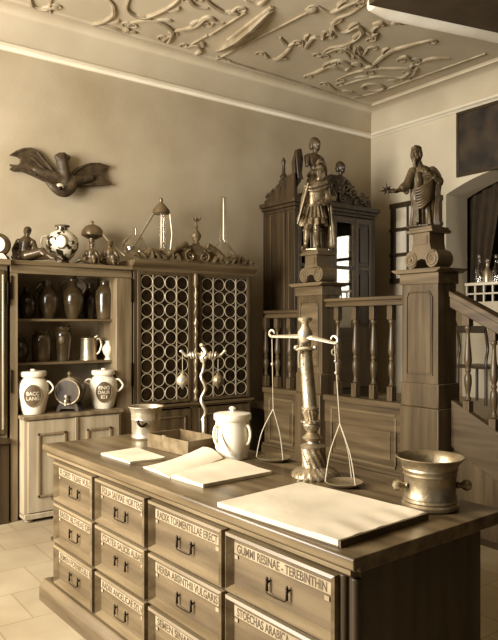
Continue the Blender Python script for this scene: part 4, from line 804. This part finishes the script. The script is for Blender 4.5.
b.cap(sh2,el2,.038,.03); b.cap(el2,wr2,.028,.02); hand(b,wr2,(-.85,-.1,.5),(0,-1,.2),.75,.7)
b.blob('body','statue',t,.0066,2)
rings=[]; n=96
def foldf(a,z,ph): return math.sin(13*a+ph*2.2+.8*math.sin(3*a))+.5*math.sin(22*a-ph*3)
for (z,cx,cy,rx,ry,fold,ph) in ((.012,.03,-.0,.125,.1,.1,0),(.05,.03,0,.12,.096,.1,.12),(.12,.028,0,.112,.09,.09,.3),(.19,.022,0,.112,.088,.075,.6),(.26,.022,0,.118,.09,.06,.9),(.33,.026,0,.124,.092,.045,1.2),(.39,.022,.0,.12,.088,.04,1.5),(.44,.012,.0,.108,.076,.03,1.7),(.475,-.0,.0,.08,.06,.02,1.8),(.5,-.012,.0,.05,.045,.0,1.9)):
    rings.append([(cx+rx*(1+fold*foldf(a,z,ph))*math.cos(a),cy+ry*(1+fold*foldf(a,z,ph))*math.sin(a),z) for a in [2*PI*i/n for i in range(n)]])
rb=MB().loft(rings)
for i in range(8):   # mantle folds sweeping from the raised arm across the front to the hip
    f=i/7; P=smooth_path([(.14-.015*f,-.035,.43-.16*f),(.07-.02*f,-.1,.375-.16*f),(-.02,-.112-.0*f,.315-.16*f),(-.085+.01*f,-.075,.3-.15*f)],6); rb.tube(P,[.005+.0085*math.sin(PI*k/len(P)) for k in range(len(P))],8)
for i in range(5):
    f=i/4; P=smooth_path([(-.06+.02*f,-.085,.44-.0*f),(-.05+.02*f,-.1,.38),(-.055+.02*f,-.1,.3)],6); rb.tube(P,.006,6)
for i in range(5):
    f=i/4; rb.tube(smooth_path([(.15-.012*f,-.02-.02*f,.4-.02*f),(.158-.03*f,-.05,.28),(.13-.03*f,-.095,.14),(.14-.045*f,-.095,.016)],6),.0085,8)
for i in range(6):
    f=i/5; rb.tube(smooth_path([(-.09+.035*f,-.06-.035*f,.22-.03*f),(-.085+.03*f,-.075-.025*f,.12),(-.09+.035*f,-.085-.02*f,.016)],6),.0075,8)
rb.cap(sh,el,.045,.042,12)
for i in range(5):   # hanging right sleeve with folds
    f=i/4; rb.cap(el+Vector((-.0-.028*f,-.012*f,-.02*f+.005)),el+Vector((.01-.03*f,.0,-.05-.012*math.sin(PI*f))),.03,.014,8)
rb.cap(el,el.lerp(wr,.45),.042,.034,12)
rb.cap(sh2,el2,.05,.045,12); rb.cap(el2,el2.lerp(wr2,.55),.045,.034,12)
for i in range(4):
    f=i/3; rb.tube(smooth_path([sh2+Vector((.03,-.03,.02-.03*f)),(sh2+el2)/2+Vector((.035-.03*f,-.045,-.01*f)),el2+Vector((-.01,-.04,-.03*f))],5),.009,8)
for i in range(4):
    f=i/3; rb.cap(el2+Vector((-.02*f,-.01,-.03)),el2+Vector((-.005-.025*f,-.02,-.11-.03*f)),.026,.014,8)
rb.build('robe','statue',t,0,60)
def onh(q): return Vector(hc_)+hm_@(Vector(q)*HS)
hb=MB()
for q,r_ in (((0,.25,.3),(.86,.85,.82)),((.68,.2,-.15),(.26,.5,.6)),((-.68,.2,-.15),(.26,.5,.6)),((0,.6,-.45),(.7,.45,.6)),((0,-.4,.72),(.55,.4,.22))):
    hb.ell(onh(q),[x*HS for x in r_],hm_,seg=12)
for k_ in range(60):   # curls
    u=random.uniform(-1,1); v=random.uniform(-.8,1); q=Vector((math.cos(v*1.5)*u*.85,.25+.75*math.sqrt(max(0,1-u*u))*math.cos(v*2.2),.2+.75*math.sin(v*1.5)))
    if q.y<-.35 and q.z<.5: continue
    hb.ell(onh(q),.013,seg=8)
hb.blob('hair','statue',t,.006,1)
bd=MB()
for q,r_ in (((0,-.58,-.82),(.44,.38,.36)),((.42,-.32,-.5),(.24,.32,.42)),((-.42,-.32,-.5),(.24,.32,.42)),((0,-.62,-1.2),(.32,.28,.4)),((.12,-.62,-1.55),(.16,.18,.28)),((-.14,-.62,-1.5),(.16,.18,.28)),((.2,-.8,-.55),(.16,.1,.08)),((-.2,-.8,-.55),(.16,.1,.08))):
    bd.ell(onh(q),[x*HS for x in r_],hm_,seg=12)
bd.blob('beard','statue',t,.006,1)
MB().lathe([(0,-.0),(.16,0),(.16,.012),(0,.012)],(.015,-.0,-.0005),8).build('base_plate','statue',t)
# star held out by the statue
t.location-=Vector((RT[0],RT[1],0))*.062; t.scale=(.9,.9,1.03)
sp_=Matrix.Translation(t.location)@Matrix.Rotation(RZ,4,'Z')@Vector((-.305,-.085,.3)); 
t2=thing('eight_pointed_star','dark eight-pointed star held in the outstretched hand of the bearded statue','star',sp_,RZ)
b=MB(); 
for k_ in range(8):
    a=k_*PI/4+.15; l=.066 if k_%2==0 else .052; d_=Vector((math.cos(a),0,math.sin(a))); sd_=Vector((-math.sin(a),0,math.cos(a)))
    b._add([d_*l,sd_*.011+d_*.012,-sd_*.011+d_*.012,d_*.012+Vector((0,-.01,0)),d_*.012+Vector((0,.01,0))],[(0,1,3),(0,3,2),(0,2,4),(0,4,1),(1,2,3),(1,4,2)])
b.ell((0,0,0),.014,seg=8); b.build('rays','iron',t2,0,20)
# ---- armoured warrior
k0=k0-Vector((RT[0],RT[1],0))*.075
t=thing('warrior_statue','dark gilt armoured warrior statue in skirt and cloak with slanting staff, on the left-hand post','statue',k0+Vector((0,0,.001)),RZ)
s=1.0
b=MB(); hk=Vector((.1,-.03,.74)); hm_=head_prims(b,hk,.055,R(-30),R(8))
b.cap((.09,-.0,.63),(.098,-.02,.69),.042,.034); b.ell((.07,0,.57),(.12,.08,.095)); b.cap((.065,0,.55),(.045,0,.42),.1,.085); b.ell((.04,0,.38),(.095,.08,.08))
# legs: his right leg (image left) forward, the other set back
b.cap((-.01,-.02,.36),(-.045,-.05,.2),.058,.044); b.cap((-.045,-.05,.2),(-.06,-.03,.05),.042,.024); b.cap((-.06,-.03,.035),(-.105,-.09,.02),.026,.018)
b.cap((.07,0,.36),(.065,-.03,.2),.058,.044); b.cap((.065,-.03,.2),(.085,.03,.05),.042,.024); b.cap((.085,.03,.035),(.065,-.05,.02),.026,.018)
a1_=Vector((-.03,-.02,.6)); a2_=Vector((-.085,-.07,.48)); a3_=Vector((-.105,-.1,.345))
a3_=Vector((-.12,-.1,.36)); b.cap(a1_,a2_,.045,.036); b.cap(a2_,a3_,.034,.022); hand(b,a3_,(-.25,-.1,-.9),(.3,-1,0),.8,.9)
b1_=Vector((.165,.0,.6)); b2_=Vector((.2,-.04,.47)); b3_=Vector((.15,-.11,.43)); b.cap(b1_,b2_,.045,.036); b.cap(b2_,b3_,.034,.024); hand(b,b3_,(-.7,-.4,.2),(0,-.3,1),.8,.8)
b.blob('body','armour',t,.0075,2)
cu=MB(); rings=[]; n=48
for z,cx,rx,ry,f in ((.4,.045,.1,.085,0),(.45,.05,.1,.086,.01),(.52,.062,.122,.098,.02),(.58,.07,.138,.1,.01),(.63,.08,.115,.08,0),(.66,.088,.06,.055,0)):
    rings.append([(cx+rx*(1+f*math.sin(8*a))*math.cos(a),ry*(1+f*math.sin(8*a))*math.sin(a)-.002,z) for a in [2*PI*i/n for i in range(n)]])
cu.loft(rings); 
for x_ in (-.04,.17): cu.ell((x_,-.005,.605),(.06,.06,.045))
cu.tube(smooth_path([(-.07,-.07,.6),(0,-.105,.585),(.1,-.11,.61),(.19,-.06,.64)],6),.02,8); cu.tube(smooth_path([(-.07,-.08,.57),(.02,-.11,.55),(.13,-.1,.57),(.2,-.04,.62)],6),.014,8); cu.build('breastplate','armour',t,0,50)
sk=MB(); rings=[]; n=80
for z,cx,rx,ry,f in ((.24,.035,.155,.125,.12),(.27,.035,.15,.122,.12),(.33,.037,.13,.11,.09),(.39,.042,.108,.092,.04),(.43,.045,.1,.088,.0)):
    rings.append([(cx+rx*(1+f*math.sin(13*a+.6*math.sin(2*a)))*math.cos(a),ry*(1+f*math.sin(13*a+.6*math.sin(2*a)))*math.sin(a),z+.012*math.sin(5*a)*(z<.3)) for a in [2*PI*i/n for i in range(n)]])
sk.loft(rings)
for i in range(9): a=-PI/2+(i-4)*.34; sk.tube([(.042+.105*math.cos(a),.092*math.sin(a),.41),(.036+.155*math.cos(a),.128*math.sin(a),.3)],[.013,.018],8)
sk.build('skirt','armour',t,0,50)
ck=MB(); g=[]
for i in range(17):
    z=.63-.6*i/16; f=i/16; row=[]
    for j in range(25):
        v=j/24; a=-.5+v*2.6; rr=.15+.035*f+.02*math.sin(9*v*PI)*(.3+f); row.append((.075+.03*f+rr*math.cos(a)*.95,.01+rr*math.sin(a)*.8,z+.01*math.sin(6*v)))
    g.append(row)
ck.sheet(g); ck.build('cloak','cloak',t,0,60,solid=.012)
he=MB(); q0=hk
he.ell(q0+Vector((.004,.012,.022)),(.054,.062,.05)); he.lathe([(.056,0),(.064,.004),(.056,.012)],q0+Vector((.002,.004,.012)),20)
P=smooth_path([q0+Vector((-.035,-.045,.06)),q0+Vector((-.01,-.02,.095)),q0+Vector((.035,.02,.1)),q0+Vector((.075,.06,.06)),q0+Vector((.09,.08,-.02))],6); he.tube(P,[.012+.014*math.sin(PI*i/len(P)) for i in range(len(P))],8)
he.build('helmet','armour',t,0,50)
for sx,x_ in ((-1,-.055),(1,.082)):
    g_=MB(); 
    if sx<0: g_.cap((-.046,-.052,.19),(-.059,-.034,.07),.047,.03,12); g_.tube([(-.046+.048*math.cos(a),-.052+.048*math.sin(a),.19) for a in [2*PI*i/16 for i in range(16)]],.009,6,closed=True)
    else: g_.cap((.066,-.028,.19),(.083,.025,.07),.047,.03,12); g_.tube([(.066+.048*math.cos(a),-.028+.048*math.sin(a),.19) for a in [2*PI*i/16 for i in range(16)]],.009,6,closed=True)
    g_.build('boot','armour',t)
MB().lathe([(0,0),(.165,0),(.165,.012),(.15,.018),(0,.018)],(.05,-.0,-.001),8).build('base_plate','armour',t)
MB().tube([(-.04,-.115,.62),(-.125,-.125,.36),(-.165,-.13,.24)],[.008,.008,.006],8).build('staff','brassl',t)
pq=MB(); pq.box((.245,.03,.5),(.1,.014,.045),0); pq.tube([(.195,.03,.5),(.24,.02,.2)],.009,8); pq.build('scabbard','brassl',t,.003)
t.scale=(.86,.88,1.07)
# ================================================================ BEHIND THE ARCH
# dark painting above the arch
py0=pX(457.5,0,XR).y; za,zb2=3.425,4.19
t=thing('painting','very dark framed painting high on the wall above the arch','painting',(XR,py0-1.0,za))
fr=MB(); hw=1.0; h_=zb2-za
fr.bb(-.03,0,-hw,hw,0,.035).bb(-.03,0,-hw,hw,h_-.035,h_).bb(-.03,0,-hw,-hw+.035,.035,h_-.035).bb(-.03,0,hw-.035,hw,.035,h_-.035); fr.build('frame','pframe',t,.005)
MB().bb(-.018,-.002,-hw+.03,hw-.03,.03,h_-.03).build('canvas','painting',t)
# curtain at the left side of the arch
xcur=XR+.5; t=thing('curtain','dark hanging curtain drawn back at the left side of the arch','curtain',(xcur,4.97,1.9))
g=[]
for i in range(20):
    z=1.6*(1-i/19); f=i/19; row=[]
    for j in range(33):
        v=j/32; w_=.5-.3*f; row.append((.04*math.sin(v*7*PI)*(.6+.4*f),.05-v*w_+.0,z))
    g.append(row)
MB().sheet(g).build('drape','curtain',t,0,70,solid=.008)
MB().tube([(0,.12,1.62),(0,-2.1,1.62)],.018,8).build('curtain_rod','dark',t)
# hooded furnace in the dim room
hp_=ray_at(500,235,9.0); t=thing('smoke_hood','broad dark smoke hood with a pale rim, hanging in the dim room behind the arch','hood',(hp_.x,hp_.y,2.55),RZ)
MB().lathe([(.46,0),(.48,.02),(.47,.06),(.42,.1),(.36,.3),(.3,.5),(.26,.62),(.0,.62)],(0,0,0),30).build('hood','dim',t)
MB().tube([(.475*math.cos(a),.475*math.sin(a),.03+.06*math.cos(a)*0) for a in [2*PI*i/36 for i in range(36)]],.022,6,closed=True).build('rim','brass',t)
# glassware on the parapet ledge with lattice rail
lx=XR+.37; zl=1.96
t=thing('lattice_rail','pale lattice rail standing on the breast wall inside the arch','railing',(lx,ay1-.02,zl)); l_=1.6; b=MB()
b.bb(-.03,.03,-l_,0,.2,.235); b.bb(-.012,.012,-l_,0,.09,.11)
for k_ in range(14): b.bb(-.012,.012,-.02-k_*.12,-.002-k_*.12,0,.2)
b.build('lattice','light_trim',t,.003)
for k_,(px,hh_,rr,lab) in enumerate(((479,.3,.045,'tall narrow clear glass bottle on the lattice rail, leftmost inside the arch'),(487.3,.24,.055,'rounded pale glass bottle on the lattice rail, second from the left inside the arch'),(496,.28,.045,'slim clear glass bottle on the lattice rail near the right picture edge'))):
    q=pX(px,0,lx); t=thing('glass_bottle',lab,'bottle',(lx,q.y,zl+.236),0,'bottles inside the arch')
    MB().lathe([(0,0),(rr,0),(rr*1.02,.02),(rr,hh_*.5),(rr*.6,hh_*.65),(rr*.36,hh_*.72),(rr*.34,hh_*.95),(rr*.48,hh_)],(0,0,0),18).build('bottle_body','glass' if k_!=1 else 'pewter',t)
    MB().lathe([(rr*.3,hh_),(rr*.4,hh_+.02),(rr*.1,hh_+.04)],(0,0,0),12).build('stopper','brassl',t)
# dark chair under the arch, seen through the stair balusters
cc_=pX(484,368,XR-.02); t=thing('side_chair','dark wooden chair with curved back posts, on the gallery behind the stair balusters','chair',(XR-.1,cc_.y-.02,GZ+.001),R(90)); sh_=.43
L(MB().bb(-.2,.2,-.2,.2,sh_-.035,sh_),'seat','chair',t,.006)
for x_ in (-.18,.18):
    MB().tube([(x_,-.18,0),(x_,-.18,sh_-.03)],.017,8).build('leg','chair',t)
    MB().tube(smooth_path([(x_,.18,0),(x_,.18,.3),(x_,.18,sh_+.05),(x_,.15,sh_+.2),(x_,.2,sh_+.42),(x_,.25,sh_+.5)],5),.017,8).build('back_post','chair',t)
L(MB().bb(-.18,.18,.2,.22,sh_+.36,sh_+.44),'back_rail','chair',t)
# ================================================================ LIGHT AND CAMERA
def area(n,loc,rot,sx,sy,p,c=(1,.975,.93)):
    l=bpy.data.lights.new(n,'AREA'); l.shape='RECTANGLE'; l.size=sx; l.size_y=sy; l.energy=p; l.color=c
    o=bpy.data.objects.new(n,l); COL.objects.link(o); o.location=loc; o.rotation_euler=rot; return o
def aim(o,tgt): o.rotation_euler=(Vector(tgt)-o.location).to_track_quat('-Z','Y').to_euler(); return o
aim(area('window_light',(-2.2,4.2,2.5),(0,0,0),1.8,2.4,LP[0]),(4,3.2,1.4))
aim(area('window_light',(-2.2,2.9,2.6),(0,0,0),1.0,2.4,LP[1]),(4,3.4,1.6))
wd_=bpy.data.worlds.new('World'); SC.world=wd_; wd_.use_nodes=True; bg=wd_.node_tree.nodes['Background']; bg.inputs[0].default_value=(1,.93,.8,1); bg.inputs[1].default_value=LP[2]
cam=bpy.data.cameras.new('camera'); co_=bpy.data.objects.new('camera',cam); COL.objects.link(co_); SC.camera=co_
co_.location=(0,0,EZ); co_.rotation_euler=(PI/2,0,RZ); cam.sensor_fit='HORIZONTAL'; cam.sensor_width=36; cam.lens=36*F/498; cam.shift_y=(H0-320)/498; cam.clip_start=.05
SC.view_settings.view_transform='Standard'; SC.view_settings.look='None'; SC.view_settings.exposure=LP[3]; SC.view_settings.gamma=1.0
SC.cycles.use_denoising=True; SC.cycles.max_bounces=8; SC.cycles.transparent_max_bounces=16
